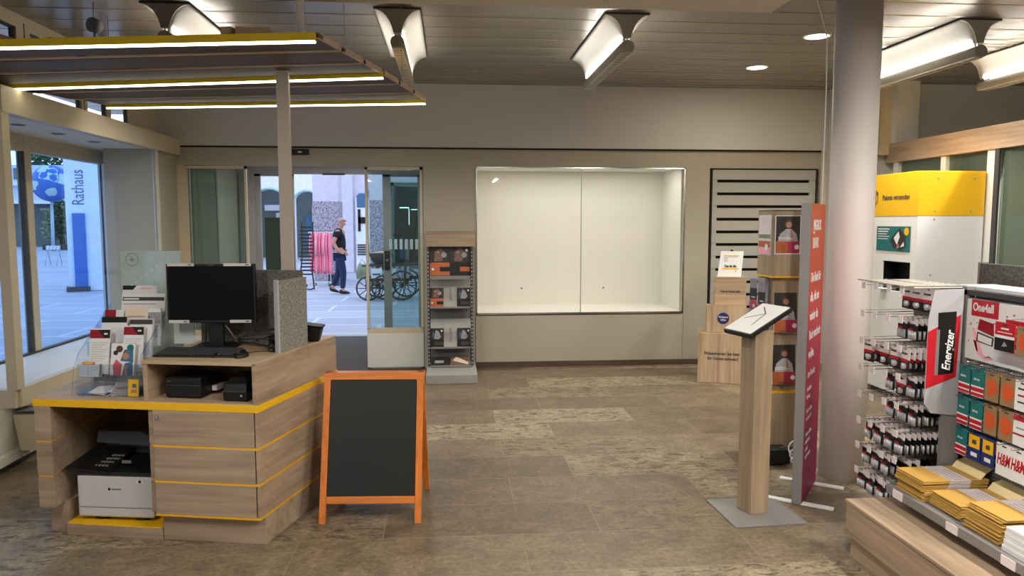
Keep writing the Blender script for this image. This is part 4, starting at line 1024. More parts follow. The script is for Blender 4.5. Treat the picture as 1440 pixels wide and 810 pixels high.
# label printers in the cubby
for u, v, lab, kind in ((.645, .18, 'low black label printer in the cubby, beside its wooden divider', 0), (.88, .13, 'rounded black receipt printer in the cubby near the desk corner', 1)):
    t = thing('receipt_printer' if kind else 'label_printer', lab, 'printer', P(u, v, .7225), ANG)
    if kind == 0:
        MB().mat('black').box(-.095, .095, -.085, .12, .004, .105).build('case', None, t, bevel=.008); MB().mat('dark_grey').box(-.093, .093, -.0865, -.084, .065, .068).build('cover_seam', None, t)
        MB().mat('paper').box(.09, .12, .02, .12, .02, .045).build('label_roll', None, t); text('EPSON', .008, 'mid_grey', t, (-.085, -.0865, .084))
    else:
        MB().mat('black').loft([[(-.06, -.07, 0), (.06, -.07, 0), (.06, .08, 0), (-.06, .08, 0)], [(-.062, -.075, .05), (.062, -.075, .05), (.062, .08, .05), (-.062, .08, .05)], [(-.055, -.06, .085), (.055, -.06, .085), (.055, .08, .10), (-.055, .08, .10)], [(-.04, -.03, .11), (.04, -.03, .11), (.04, .07, .125), (-.04, .07, .125)]]).build('case', None, t, bevel=.005)
        MB().mat('dark_grey').box(-.06, .06, -.078, -.074, .048, .052).build('paper_slot', None, t); MB().mat('silver_print').cyl((.035, -.0765, .03), (.035, -.074, .03), .005, n=10).build('button', None, t)
# black plant pot shaped box on the back edge
t = thing('pen_tray', 'small black open box on the desk corner behind the felt screen', 'box', (-.775, 4.25, ZU))
f = MB().mat('black'); f.loft([[(-.035, -.035, 0), (.03, -.035, 0), (.03, .035, 0), (-.035, .035, 0)], [(-.05, -.05, .095), (.05, -.05, .08), (.05, .05, .08), (-.05, .05, .095)]]); f.build('tray_body', None, t)
MB().mat('black_gloss').loft([[(-.055, -.055, .092), (.055, -.055, .077), (.055, .055, .077), (-.055, .055, .092)], [(-.055, -.055, .102), (.055, -.055, .087), (.055, .055, .087), (-.055, .055, .102)]]).build('rim', None, t)

# brochure holder: stepped acrylic stand
hx, hy = -1.735, 3.99
ho = thing('brochure_holder', 'clear stepped acrylic brochure holder on the low desktop', 'brochure holder', (hx, hy, .7225), ANG + .1)
tiers = [(-.06, .10), (.03, .20), (.12, .28), (.19, .34)]
f = MB().mat('acrylic')
for sx in (-.165, .165):
    f.face([(sx, -.13, 0), (sx, .24, 0), (sx, .24, .44), (sx, -.09, .20)])
    f.tube([(sx, -.15, .0), (sx, -.12, .14), (sx, -.08, .20), (sx, .24, .42)], .0025, 6)
for y, z in tiers: f.box(-.165, .165, y - .032, y - .028, z - .02, z + .05)
f.box(-.165, .165, -.13, .24, .0, .004); f.build('acrylic_stand', None, ho)
def brochure(lab, x, y, z, w, h, cover, lean=.18, rot=0, th=.006, name='brochure', par=None, cat='brochure', base=None, grp=None):
    """a leaning booklet: paper block with printed shapes on its cover; world placement relative to a base thing"""
    base = base or ho
    m4 = wm(base) @ Matrix.Translation((x, y, z)) @ Matrix.Rotation(rot, 4, 'Z') @ Matrix.Rotation(-lean, 4, 'X')
    t = thing(name, lab, cat, m4.translation, 0, grp); t.rotation_euler = m4.to_euler()
    MB().mat('paper').box(-w / 2, w / 2, 0, th, 0, h).build('pages', None, t)
    f = MB()
    for c in cover:
        f.mat(c[0])
        if c[1] == 'r': f.rect(c[2] * w, c[3] * w, c[4] * h, c[5] * h, -.0004 * c[6])
        elif c[1] == 'd': f.disc(c[2] * w, c[3] * h, c[4] * w, -.0004 * c[5])
        elif c[1] == 'p': f.poly([(a * w, b_ * h) for a, b_ in c[2]], -.0004 * c[3])
    f.build('cover_print', None, t); return t
def lines(n, x0, x1, z0, dz, mat='photo_shirt', hh=.008, l=2): return [(mat, 'r', x0, x1 - .12 * ((k * 7) % 3), z0 - k * dz, z0 - k * dz + hh, l) for k in range(n)]
bank = lambda extra: [('paper', 'r', -.5, .5, 0, 1, 1), ('deep_red', 'r', -.5, .5, .78, .97, 2), ('black', 'p', [(-.12, .97), (.5, .97), (.5, .8), (.25, .78)], 3), ('paper', 'r', .2, .38, .86, .9, 4)] + extra
woman = [('photo_dark', 'r', -.5, .5, .32, 1, 1), ('photo_hair', 'd', 0, .80, .17, 2), ('photo_skin', 'd', .03, .77, .125, 3), ('pale_shirt', 'p', [(-.42, .32), (.42, .32), (.36, .52), (.14, .66), (-.08, .66), (-.34, .52)], 2), ('photo_skin', 'p', [(.1, .34), (.22, .34), (.16, .66), (.1, .66)], 4),
         ('orange_print', 'r', -.5, 0, .0, .32, 1), ('print_magenta', 'r', 0, .5, 0, .32, 1), ('white', 'd', .38, .17, .1, 3), ('white', 'r', -.4, .1, .42, .44, 5), ('white', 'r', -.4, .2, .38, .4, 5), ('orange_print', 'r', -.4, -.05, .22, .235, 3)]
brochure('white leaflet with dark red and black banner, front row beside the bay window', -.075, -.065, .095, .105, .235, bank(lines(9, -.4, .4, .68, .05)))
brochure('white leaflet with dark red and black banner, behind the colourful front booklet', .085, -.03, .12, .105, .22, bank(lines(4, -.4, .4, .68, .05)))
brochure('colourful booklet cover showing people in pink and blue, front row of the holder', .055, -.075, .09, .125, .165, [('paper', 'r', -.5, .5, 0, 1, 1), ('photo_blue', 'p', [(-.1, .45), (.45, .4), (.42, .82), (.05, .8)], 2), ('photo_hair', 'd', -.15, .82, .14, 3), ('photo_skin', 'd', .12, .6, .14, 3), ('photo_pink', 'p', [(-.35, 0), (-.05, 0), (-.02, .35), (-.28, .5), (-.4, .3)], 3), ('photo_blue', 'p', [(0, 0), (.45, 0), (.42, .42), (.1, .38)], 3), ('teal', 'd', .3, .86, .14, 4), ('photo_dark', 'd', -.3, .7, .1, 4), ('photo_skin', 'r', .1, .2, .0, .3, 5)])
brochure('small white card folder with an orange tab at the front of the holder', -.105, -.088, .085, .12, .065, [('paper', 'r', -.5, .5, 0, 1, 1), ('photo_shirt', 'r', -.1, -.08, .1, .9, 2), ('mid_grey', 'r', .4, .5, 0, 1, 2), ('orange', 'r', -.35, .2, .95, 1.15, 2), ('yellow', 'r', -.3, .1, 1.0, 1.12, 3)] + lines(3, .0, .35, .7, .2, hh=.03))
brochure('white brochure with a slim black banner, second row of the holder', -.045, .02, .16, .135, .22, [('paper', 'r', -.5, .5, 0, 1, 1), ('black', 'r', -.5, .5, .86, 1, 2)], th=.012)
brochure('white folder with a dark grey banner, second row near the desk cubby', .10, .02, .16, .12, .21, [('paper', 'r', -.5, .5, 0, 1, 1), ('dark_grey', 'r', -.5, .5, .86, .98, 2), ('paper', 'r', .2, .35, .6, .7, 2)], th=.018)
brochure('red topped leaflet in the third row of the holder', -.075, .08, .22, .1, .19, [('paper', 'r', -.5, .5, 0, 1, 1), ('deep_red', 'r', -.5, .1, .8, 1, 2)])
brochure('cream paper leaflet in the third row of the holder', .04, .09, .22, .12, .2, [('cream_paper', 'r', -.5, .5, 0, 1, 1), ('photo_shirt', 'r', -.4, .4, .75, .78, 2)], th=.02)
brochure('pale brochure showing a small wheel picture in the third row', .12, .10, .215, .09, .2, [('paper', 'r', -.5, .5, 0, 1, 1), ('photo_shirt', 'r', -.5, .5, .6, .9, 2), ('photo_dark', 'd', -.3, .75, .16, 3), ('paper', 'd', -.3, .75, .09, 4)], th=.02)
brochure('large white form with a long dark header line, back row of the holder', .04, .17, .29, .24, .2, [('paper', 'r', -.5, .5, 0, 1, 1), ('dark_grey', 'r', -.48, .48, .8, .9, 2), ('white', 'r', -.46, -.1, .83, .87, 3), ('orange_print', 'r', -.46, .3, .7, .72, 2)], th=.01)
brochure('white form with a black corner emblem, rearmost in the holder', .0, .21, .33, .19, .2, [('paper', 'r', -.5, .5, 0, 1, 1), ('black', 'p', [(-.5, .88), (-.2, .88), (-.1, 1), (-.5, 1)], 2), ('pink_pale', 'r', 0, .35, .9, .94, 2)])
# flat literature tray in front
tr = thing('leaflet_tray', 'low clear tray holding leaflets on the front of the desk', 'tray', (-1.71, 3.885, .7225), ANG)
f = MB().mat('acrylic').box(-.17, .17, -.055, .05, 0, .004).box(-.17, .17, -.058, -.054, 0, .014).box(-.17, .17, .046, .05, 0, .10).box(-.025, -.022, -.055, .05, 0, .10).box(.166, .17, -.055, .05, 0, .05).box(-.17, -.166, -.055, .05, 0, .05)
f.build('tray_shell', None, tr)
brochure('dark grey leaflet stack lying in the low clear tray', .0, .035, .006, .3, .085, [('mid_grey', 'r', -.5, .5, 0, 1, 1), ('photo_shirt', 'r', -.4, .4, .5, .55, 2)], lean=.1, base=tr, th=.008)
brochure('white leaflet lying slanted in the tray with a purple corner', -.07, -.045, .006, .15, .09, [('paper', 'r', -.5, .5, 0, 1, 1), ('sticker_blue', 'r', .3, .5, 0, .3, 2)], lean=1.25, rot=-.3, base=tr, th=.004)
brochure('grey catalogue lying slanted in the tray beside the yellow flyer', .07, -.04, .008, .12, .1, [('photo_shirt', 'r', -.5, .5, 0, 1, 1), ('mid_grey', 'r', -.4, .4, .4, .6, 2)], lean=1.1, rot=.35, base=tr, th=.012)
brochure('yellow flyer with blue lettering standing by the cubby wall', .135, -.062, .004, .055, .085, [('yellow', 'r', -.5, .5, 0, 1, 1), ('photo_blue', 'r', -.1, .3, .5, .75, 2), ('photo_skin', 'r', -.2, .35, .2, .42, 2)], lean=.1, base=tr)

# ---- metal letter box under the bay
t = thing('letter_box', 'cream metal key box with a lock under the display bay', 'box', (-2.72, 5.0, .10))
MB().mat('cream_metal').loft([[(-.10, -.0, 0), (.16, 0, 0), (.16, .14, 0), (-.10, .14, 0)], [(-.14, -.0, .24), (.16, 0, .24), (.16, .14, .26), (-.14, .14, .26)]]).build('case', None, t, bevel=.004)
MB().mat('mid_grey').box(-.13, .15, .0, .13, .262, .27).build('lid', None, t); MB().mat('chrome').cyl((.07, -.008, .20), (.07, .002, .20), .014, n=16).build('lock', None, t)
MB().mat('cream_metal').box(-.12, -.07, .03, .10, -.0, .24).build('wall_mount', None, t)

# ---- A-board
ab = thing('chalkboard_sign', 'orange wooden framed blank chalkboard A-board standing on the floor', 'chalkboard', (-.42, 4.1, 0), math.radians(-3.5))
def pane(y0, y1, rear=False):
    g = bpy.data.objects.new('rear_panel' if rear else 'front_panel', None); COL.objects.link(g); g.parent = ab
    H = .772; y = lambda z: y0 + (y1 - y0) * z / H
    def stick(x0, x1, z0, z1, m, th=.02, nm='rail'):
        MB().mat(m).loft([[(x0, y(z0) - th / 2, z0), (x1, y(z0) - th / 2, z0), (x1, y(z0) + th / 2, z0), (x0, y(z0) + th / 2, z0)], [(x0, y(z1) - th / 2, z1), (x1, y(z1) - th / 2, z1), (x1, y(z1) + th / 2, z1), (x0, y(z1) + th / 2, z1)]]).build(nm, None, g, bevel=.002)
    for sx in (-1, 1):
        xa = sx * .2715; x0, x1 = sorted((xa, xa - sx * .035)); stick(x0, x1, 0, H - .0, 'orange_wood', .022, 'leg')
    stick(-.236, .236, .10, .135, 'orange_wood_x'); stick(-.276, .276, H - .037, H, 'orange_wood_x', .026)
    stick(-.236, .236, .135, H - .035, 'chalkboard', .008, 'board')
    return g
pane(-.235, -.018); pane(.26, .015, True)
MB().mat('alu').cyl((-.2, 0, .75), (-.1, 0, .75), .008, n=8).cyl((.1, 0, .75), (.2, 0, .75), .008, n=8).build('hinge', None, ab)
# ================================================================ BACK WALL FURNITURE
# ---- grey literature rack
rk = thing('literature_rack', 'tall grey metal literature rack with an oak header beside the entrance', 'literature rack', (0, 7.7, 0))
MB().mat('rack_grey').box(-.245, .265, -.46, .33, 0, .09).build('base', None, rk, bevel=.004)
MB().mat('oak_x').box(-.25, .265, -.02, .34, 1.345, 1.50).build('header', None, rk, bevel=.002)
MB().mat('mid_grey').box(-.225, .24, .24, .28, .1, 1.345).build('back_panel', None, rk)
for x in (-.235, .215):
    f = MB().mat('dark_grey').box(x, x + .022, -.03, .0, .1, 1.345).mat('silver_print')
    for k in range(30): f.box(x + .006, x + .016, -.032, -.03, .12 + k * .04, .135 + k * .04)
    f.build('slotted_upright', None, rk)
    MB().mat('dark_grey').box(x, x + .022, .24, .33, .1, 1.345).build('rear_upright', None, rk)
for z, dep in ((.275, .2), (.70, .2), (.095, .25)):
    f = MB().mat('grey_metal').box(-.212, .215, -.0 - (.08 if z < .1 else 0), .24, z, z + .012).box(-.212, .215, -.003 - (.08 if z < .1 else 0), .0 - (.08 if z < .1 else 0), z - .0, z + .02)
    if z > .1: f.mat('rack_grey').loft([[(-.212, .01, z + .01), (.215, .01, z + .01), (.215, .014, z + .01), (-.212, .014, z + .01)], [(-.212, .13, z + .30), (.215, .13, z + .30), (.215, .134, z + .30), (-.212, .134, z + .30)]])
    if z > .1: f.mat('grey_metal').box(-.01, .01, -.0, .03, z + .1, z + .22)
    f.build('shelf', None, rk, bevel=.001)
MB().mat('grey_metal').box(-.212, .215, .0, .02, 1.005, 1.04).build('top_rail', None, rk)
scene_pic = lambda base, top: [('photo_dark', 'r', -.5, .5, .45, 1, 1), ('photo_mix', 'p', [(-.3, .5), (.1, .5), (.3, .8), (.05, .95), (-.25, .85)], 2), ('photo_shirt', 'd', .22, .72, .13, 3), ('photo_skin', 'd', -.1, .82, .07, 4), (base, 'r', -.5, .5, 0, .45, 1), ('white' if True else top, 'd', -.35 if base != 'black' else .34, .22 if base != 'black' else .88, .07, 5), ('black' if base != 'black' else 'orange_print', 'r', 0, .5, .14, .3, 4)]
grey_pic = [('photo_dark', 'r', -.5, .5, 0, 1, 1), ('photo_shirt', 'p', [(-.25, .45), (.1, .42), (.3, .55), (.1, .85), (-.1, .9)], 2), ('photo_blue', 'p', [(-.4, .5), (-.3, .8), (-.15, .7)], 2), ('black', 'r', -.5, .5, 0, .4, 3), ('white', 'd', .34, .86, .07, 5), ('dark_grey', 'r', -.2, .5, .12, .28, 4)]
def rb(lab, x, z, w, h, cov, y=.005, lean=.12): return brochure(lab, x, y, z, w, h, cov, lean=lean, base=rk, th=.02, grp=None)
rb('large orange and dark brochure at the top of the grey rack', -.106, 1.045, .205, .297, scene_pic('orange_print', 0))
rb('large dark brochure with white dot at the top of the grey rack', .104, 1.045, .208, .297, scene_pic('black', 0))
rb('small orange and dark brochure on the upper shelf of the grey rack', -.14, .715, .14, .2, scene_pic('orange_print', 0))
rb('small dark brochure with a white dot on the upper shelf of the grey rack', .14, .715, .14, .2, grey_pic)
rb('small dark brochure on the lower shelf of the grey rack, nearer the entrance', -.14, .29, .14, .2, grey_pic)
rb('small dark brochure on the lower shelf of the grey rack, nearer the display window', .14, .29, .14, .2, grey_pic)
rb('dark leaflet lying in the bottom tray of the grey rack', -.11, .108, .19, .16, [('photo_dark', 'r', -.5, .5, 0, 1, 1), ('photo_shirt', 'r', -.3, .2, .3, .6, 2)], y=-.07, lean=1.15)
rb('leaflet with a cream picture lying in the bottom tray of the grey rack', .1, .108, .2, .18, [('photo_mix', 'r', -.5, .5, 0, 1, 1), ('cream_paper', 'p', [(-.4, .5), (.4, .1), (.45, .3), (-.2, .9)], 2)], y=-.07, lean=1.15)

# ---- stacked oak boxes
def wbox(lab, x0, x1, y0, z0, z1, rot, m, dep=.4):
    cx = (x0 + x1) / 2; t = thing('display_box', lab, 'box', (cx, y0 + dep / 2, z0), rot, 'wooden display boxes'); w = (x1 - x0) / 2
    MB().mat(m).box(-w, w, -dep / 2, dep / 2, .002, z1 - z0 - .014).build('shell', None, t, bevel=.002)
    MB().mat(m).box(-w - .001, w + .001, -dep / 2 - .001, dep / 2, z1 - z0 - .0135, z1 - z0 - .001).build('top_board', None, t, bevel=.001); return t, w, dep / 2
t, w, d = wbox('large wooden box lettered in two lines, at the bottom of the box pile', 2.50, 2.96, 7.03, 0, .50, -.36, 'box_wood', .3)
text('Präsentieren Sie hier', .044, 'dark_grey', t, (-.0, -d - .002, .285), (PI / 2, 0, 0), 'CENTER', bold=.0008, sx=.92); text('Ihr Unternehmen!', .044, 'dark_grey', t, (.01, -d - .002, .235), (PI / 2, 0, 0), 'CENTER', bold=.0008, sx=.92)
t, w, d = wbox('wooden box with a round blue sticker in the middle of the box pile', 2.56, 2.94, 7.08, .50, .775, -.25, 'box_wood', .16)
s = MB().mat('sticker_blue').disc(-.03, .145, .058, -d - .002); s.build('round_sticker', None, t)
text('Weitere', .026, 'white', t, (-.03, -d - .004, .15), (PI / 2 , 0, 0), 'CENTER', bold=.0006); text('Infos', .026, 'white', t, (-.03, -d - .004, .122), (PI / 2, 0, 0), 'CENTER', bold=.0006)
t, w, d = wbox('smallest wooden box lettered with one line, at the top of the box pile', 2.635, 2.935, 7.09, .775, 1.055, -.25, 'box_wood_x', .13)
text('Pop-up Home Light', .029, 'dark_grey', t, (0, -d - .002, .13), (PI / 2, 0, 0), 'CENTER', bold=.0008, sx=.82)
t = thing('tabletop_sign', 'white leaning sign card with black and yellow print on the top wooden box', 'sign', (2.79, 7.15, 1.055)); t.rotation_euler = (-.1, 0, -.2)
MB().mat('white').loft([[(-.13, 0, 0), (.10, 0, 0), (.10, .006, 0), (-.13, .006, 0)], [(-.095, 0, .255), (.125, 0, .255), (.125, .006, .255), (-.095, .006, .255)]]).build('sign_card', None, t)
f = MB().mat('yellow').rect(-.07, .08, .205, .214, -.001).rect(-.085, .07, .072, .086, -.001).mat('photo_shirt').rect(-.065, .07, .195, .199, -.001)
for k in range(4): f.rect(-.07, -.03, .15 + k * .012, .154 + k * .012, -.001)
f.mat('black').poly([(.04, .06), (.055, .062), (.045, .05)], -.001).build('print', None, t)
text('Das ist die', .034, 'black', t, (-.005, -.0015, .095), (PI / 2, 0, 0), 'CENTER', bold=.0014, sx=.8); text('gelbe Klasse', .017, 'dark_grey', t, (-.005, -.002, .074), (PI / 2, 0, 0), 'CENTER') if False else None
MB().mat('black').poly([(-.015, .255), (.03, .255), (.008, .275)], -.003).build('clip', None, t)

# ---- bank information tower
tw = thing('information_tower', 'oak brochure tower with gold edged shelves behind the red and grey totem', 'display stand', (2.30, 4.75, 0))
X0, X1, W_, D_ = -.165, .10, 0, .24
MB().mat('oak_z').box(X0, X1, 0, D_, 1.235, 1.672).build('upper_cabinet', None, tw, bevel=.002)
MB().mat('dark_groove').box(X0 + .001, X1, .001, D_ - .001, 1.672, 1.678).build('top_gap', None, tw)
MB().mat('oak_z').box(X0, X1, 0, D_, .075, .445).build('lower_cabinet', None, tw, bevel=.002)
MB().mat('oak_z').box(X0 + .03, X1, .05, D_, .445, 1.235).build('recessed_back', None, tw)
for z in (.445, 1.228): MB().mat('yellow_line').box(X0 - .003, X1 + .003, -.003, D_, z, z + .012).build('gold_edge', None, tw)
MB().mat('photo_shirt').box(X0 + .0, X0 + .03, .1, .22, .46, 1.22).build('side_rail', None, tw)
MB().mat('grey_metal').box(X0 + .02, X1, .06, .3, .05, .075).cyl((-.02, .16, .012), (-.02, .16, .075), .05).build('stand_foot', None, tw)
MB().mat('alu').prism([(-.27 + .0, .1), (-.24, -.02), (-.16, -.1), (-.04, -.13), (.04, -.1), (.03, .3), (-.24, .3)], 0, .012).build('floor_plate', None, tw, bevel=.003)
brochure('framed poster of a woman on the upper front of the oak tower', -.065, -.004, 1.392, .165, .245, woman, lean=0, base=tw, th=.002, name='poster', cat='poster')
f = MB().mat('white')
f.box(-.154, .024, -.0035, .0, 1.385, 1.392).box(-.154, .024, -.0035, 0, 1.636, 1.643).box(-.154, -.147, -.0035, 0, 1.392, 1.636).box(.017, .024, -.0035, 0, 1.392, 1.636); f.build('poster_frame', None, tw)
brochure('brochure with a woman on the upper recessed shelf of the oak tower', -.045, .025, .855, .16, .27, woman, lean=.08, base=tw, th=.012)
brochure('brochure with a woman on the lower recessed shelf of the oak tower', -.045, .025, .50, .16, .27, woman, lean=.08, base=tw, th=.012)
for z in (.84, .488): MB().mat('acrylic').box(-.10, .10, .0, .04, z, z + .005).box(-.10, .10, -.003, 0, z, z + .04).build('acrylic_pocket', None, tw)
def side_card(lab, y, z, w, h, rows_, nm='poster'):
    m4 = Matrix.Translation((2.30 + X0 - .004, 4.75 + y, z)) @ Matrix.Rotation(-PI / 2, 4, 'Z')
    t = thing(nm, lab, 'poster', m4.translation, -PI / 2)
    MB().mat('white').box(-w / 2, w / 2, 0, .003, 0, h).build('backing', None, t)
    f = MB()
    for q_, (m_, z0, z1) in enumerate(rows_): f.mat(m_).rect(-w * .46, w * .46, h * z0, h * z1, -.001 - .0006 * q_)
    f.mat('white').disc(w * .2, h * .2, w * .12, -.005).build('print', None, t)
side_card('narrow poster on the side face of the oak tower top', .12, 1.375, .2, .27, [('label_white', .38, .97), ('leaf_pale', .42, .52), ('orange_print', .03, .36), ('pink_pale', .03, .2)])
for i in range(2):
    t = thing('leaflet_strip', ['dark leaflet with a red foot hanging at the side of the oak tower', 'second dark leaflet hanging nearer the slat wall at the oak tower side'][i], 'leaflet', (2.085 - .02 * i, 4.79 + .09 * i, .98 + .02 * i), math.radians(-68))
    f = MB().mat('photo_shirt').box(-.03, .03, 0, .004, .15, .215).mat('dark_grey').box(-.03, .03, .0, .004, .07, .15).mat('photo_pink').box(-.03, .03, 0, .004, 0, .07).mat('white').disc(.008, .03, .012, -.001).rect(-.015, .02, .085, .092, -.001); f.build('leaflet_sheet', None, t)
    MB().mat('acrylic').box(-.035, .035, -.006, .012, -.02, .05).box(.02, .09, .004, .008, .0, .02).build('clear_pocket', None, t)
cb = thing('tall_cabinet', 'pale tall cabinet seen through the glass partition beyond the felt board', 'cabinet', (6.0, 7.2, 0))
MB().mat('slat_grey').box(-.53, .9, -.3, .38, .05, 2.30).build('carcass', None, cb, bevel=.004)
MB().mat('slat_grey').box(-.53, .18, -.32, -.3, .08, 2.28).build('door', None, cb, bevel=.003)
MB().mat('slat_grey').box(.19, .9, -.32, -.3, .08, 2.28).build('door', None, cb, bevel=.003)
MB().mat('dark_grey').box(-.5, .88, -.28, .36, 0, .05).build('plinth', None, cb)
# things under the tower
t = thing('power_supply', 'black power adapter box lying under the oak tower', 'power adapter', (2.17, 4.62, 0.012))
MB().mat('black').box(-.09, .05, -.05, .07, 0, .10).build('case', None, t, bevel=.008); MB().mat('dark_grey').tube([(-.03, -.05, .11), (.03, -.05, .115), (.08, -.04, .10)], .010, 8).build('cable', None, t)
t = thing('white_cable', 'coiled white cable lying beside the totem foot', 'cable', (2.235, 4.50, 0.014))
f = MB().mat('white')
for q in range(3): f.tube([(.055 * math.cos(k * PI / 10), -.02 + .02 * q, .03 + .045 * q * .5 + .045 * (1 + math.sin(k * PI / 10)) * (.6 + .25 * q)) for k in range(21)], .0055, 6)
f.tube([(-.05, -.05, .004), (0, -.04, .008), (.06, -.06, .004)], .006, 6).build('coil', None, t)
t = thing('floor_wedge', 'small dark foot piece on the floor behind the tablet stand post', 'foot', (1.905, 4.50, 0), .3)
MB().mat('black').loft([[(-.05, -.04, 0), (.03, -.04, 0), (.03, .04, 0), (-.05, .04, 0)], [(0, -.03, .06), (.03, -.03, .06), (.03, .03, .06), (0, .03, .06)]]).build('wedge', None, t)

# ---- bank totem
to = thing('bank_totem', 'tall thin bank totem with grey edge and orange to magenta printed face', 'sign', (2.085, 4.10, 0), math.radians(53.5))
# local x runs near -> far, -y is the printed side
TW = .225
MB().mat('grey_metal').box(-TW - .004, -TW + .008, -.022, .03, .012, 1.702).build('edge_profile', None, to)
MB().mat('grey_metal').box(-TW + .008, TW, -.016, .03, .012, 1.702).build('core', None, to)
MB().mat('totem_print').box(-TW + .006, TW, -.024, -.016, .012, 1.702).build('printed_face', None, to)
for x in (-TW + .03, TW - .04): MB().mat('white').box(x - .022, x + .022, -.19, .18, 0, .010).build('foot_bar', None, to, bevel=.003)
T = lambda s_, z, size, b_=0, x=-.18, sx=.8: text(s_, size, 'white', to, (x, -.0245, z), sx=sx, bold=b_)
T('MIGROS', 1.555, .082, .002, -.16); T('BANK', 1.455, .082, .002, -.16)
MB().mat('white').rect(-.16, -.12, 1.535, 1.548, -.0245).build('dot', None, to)
for k, l in enumerate(('Die Bank für', 'alle, die nie', 'wieder die', 'Bank wechseln', 'wollen.')): T(l, 1.265 - k * .108, .076, .0014)
T('Ihre Vorteile:', .725, .052, .0012)
for z, ls in ((.645, ('Persönliche', 'Beratung')), (.52, ('Alle Geschäfte', 'an einem Ort')), (.385, ('Konto eröffnen', 'einfach und', 'schnell', 'migrosbank.ch'))):
    for k, l in enumerate(ls): T(l, z - k * .043, .036, .0004)

# ---- tablet stand
ls = thing('tablet_lectern', 'oak post lectern with a tilted white topped panel on a grey floor plate', 'lectern', (1.665, 3.845, 0), math.radians(3))
MB().mat('grey_metal').box(-.195, .205, -.20, .19, 0, .008).build('floor_plate', None, ls, bevel=.002)
pm = MB(Matrix.Rotation(math.radians(12), 4, 'Z')); pm.mat('oak_z').box(-.058, .058, -.05, .07, .008, 1.02).build('post', None, ls, bevel=.002)
m4 = Matrix.Translation((.0, .03, 1.075)) @ Matrix.Rotation(math.radians(12), 4, 'Z') @ Matrix.Rotation(math.radians(-27), 4, 'Y')
f = MB(m4); f.mat('black').box(-.148, .148, -.115, .115, -.026, .0).build('tablet_housing', None, ls, bevel=.004)
f = MB(m4); f.mat('white').box(-.14, .143, -.11, .11, .0, .004).build('white_panel', None, ls, bevel=.001)
f = MB(m4); f.mat('black')
for a, c in (((-.02, .08), (.05, -.02)), ((.05, -.02), (.11, .06)), ((-.07, -.04), (.05, -.02))):
    d = Vector((c[0] - a[0], c[1] - a[1])).normalized() * .003; n = Vector((-d.y, d.x))
    f.face([(a[0] - n.x, a[1] - n.y, .0045), (c[0] - n.x, c[1] - n.y, .0045), (c[0] + n.x, c[1] + n.y, .0045), (a[0] + n.x, a[1] + n.y, .0045)])
f.build('line_print', None, ls)
MB(Matrix.Rotation(math.radians(12), 4, 'Z')).mat('dark_grey').box(-.04, .04, -.03, .05, 1.015, 1.05).build('tilt_bracket', None, ls)

# ---- parcel machine
pk = thing('parcel_machine', 'white parcel drop machine with a yellow band lettered Pakete versenden', 'parcel machine', (4.3, 6.4, 0))
MB().mat('white').box(-.3, .3, -.34, .36, .05, .98).build('lower_body', None, pk, bevel=.004)
b_ = MB().mat('white').box(-.3, .3, -.34, -.27, .98, 1.648).box(-.3, .3, .14, .36, .98, 1.648).box(.0, .3, -.27, .14, .98, 1.648).box(-.3, .0, -.27, .14, 1.245, 1.648); b_.build('upper_body', None, pk)
MB().mat('black').box(-.15, .0, -.27, .14, .98, 1.245).box(-.29, -.15, -.2695, -.262, .985, 1.244).box(-.29, -.15, .133, .1395, .985, 1.244).box(-.29, -.15, -.262, .133, 1.236, 1.2445).box(-.29, -.15, -.262, .133, .9805, .984).build('slot_interior', None, pk)
MB().mat('yellow').box(-.302, .302, -.342, .362, 1.648, 2.035).build('yellow_band', None, pk, bevel=.004)
MB().mat('dark_grey').box(-.27, .27, -.3, .3, 0, .05).build('plinth', None, pk)
for x, z in ((-.13, 1.97), (.2, 1.97), (-.15, 1.69), (.18, 1.69), (-.15, 1.62), (-.16, 1.14)): MB().mat('alu').cyl((x, -.346, z), (x, -.340, z), .008, n=10).build('screw', None, pk)
text('Pakete versenden', .066, 'dark_grey', pk, (-.304, .185, 1.80), (PI / 2, 0, -PI / 2), sx=.87, bold=.001)
f = MB().mat('dark_grey')
def stroke(f, a, c, w_=.004):
    a, c = Vector(a), Vector(c); d = (c - a).normalized(); n = Vector((-d.y, d.x)) * w_
    f.face([(-.304, -(p.x), p.y) for p in (a - n, c - n, c + n, a + n)])
for a, c in (((-.33, 1.77), (-.33, 1.85)), ((-.33, 1.85), (-.26, 1.87)), ((-.26, 1.87), (-.26, 1.79)), ((-.26, 1.79), (-.29, 1.76)), ((-.33, 1.77), (-.29, 1.76)), ((-.29, 1.76), (-.29, 1.84)), ((-.33, 1.85), (-.29, 1.84)), ((-.29, 1.84), (-.26, 1.87)), ((-.33, 1.85), (-.305, 1.89)), ((-.305, 1.89), (-.26, 1.87))): stroke(f, a, c)
f.build('parcel_pictogram', None, pk)
m4 = Matrix.Translation((3.996, 6.38, 1.335)) @ Matrix.Rotation(-PI / 2, 4, 'Z')
t = thing('sticker_poster', 'teal advertising sticker with a round orange badge on the parcel machine', 'poster', m4.translation, -PI / 2)
f = MB().mat('teal').rect(-.27, .24, 0, .225, 0).mat('photo_dark').poly([(-.06, .1), (.08, .21), (.17, .14), (.18, .05), (.12, .01), (.0, .03)], -.001).mat('white').poly([(0, .12), (.07, .18), (.09, .13), (.05, .06)], -.002).poly([(.1, .04), (.15, .09), (.16, .05)], -.002).mat('photo_skin').poly([(.04, .02), (.07, .08), (.09, .04)], -.003).mat('yellow').disc(.185, .18, .035, -.002)
for k in range(5): f.mat('white').rect(-.25, -.07 - .02 * (k % 3), .195 - k * .022, .205 - k * .022 - (.003 if k > 1 else 0), -.001)
f.build('print', None, t)
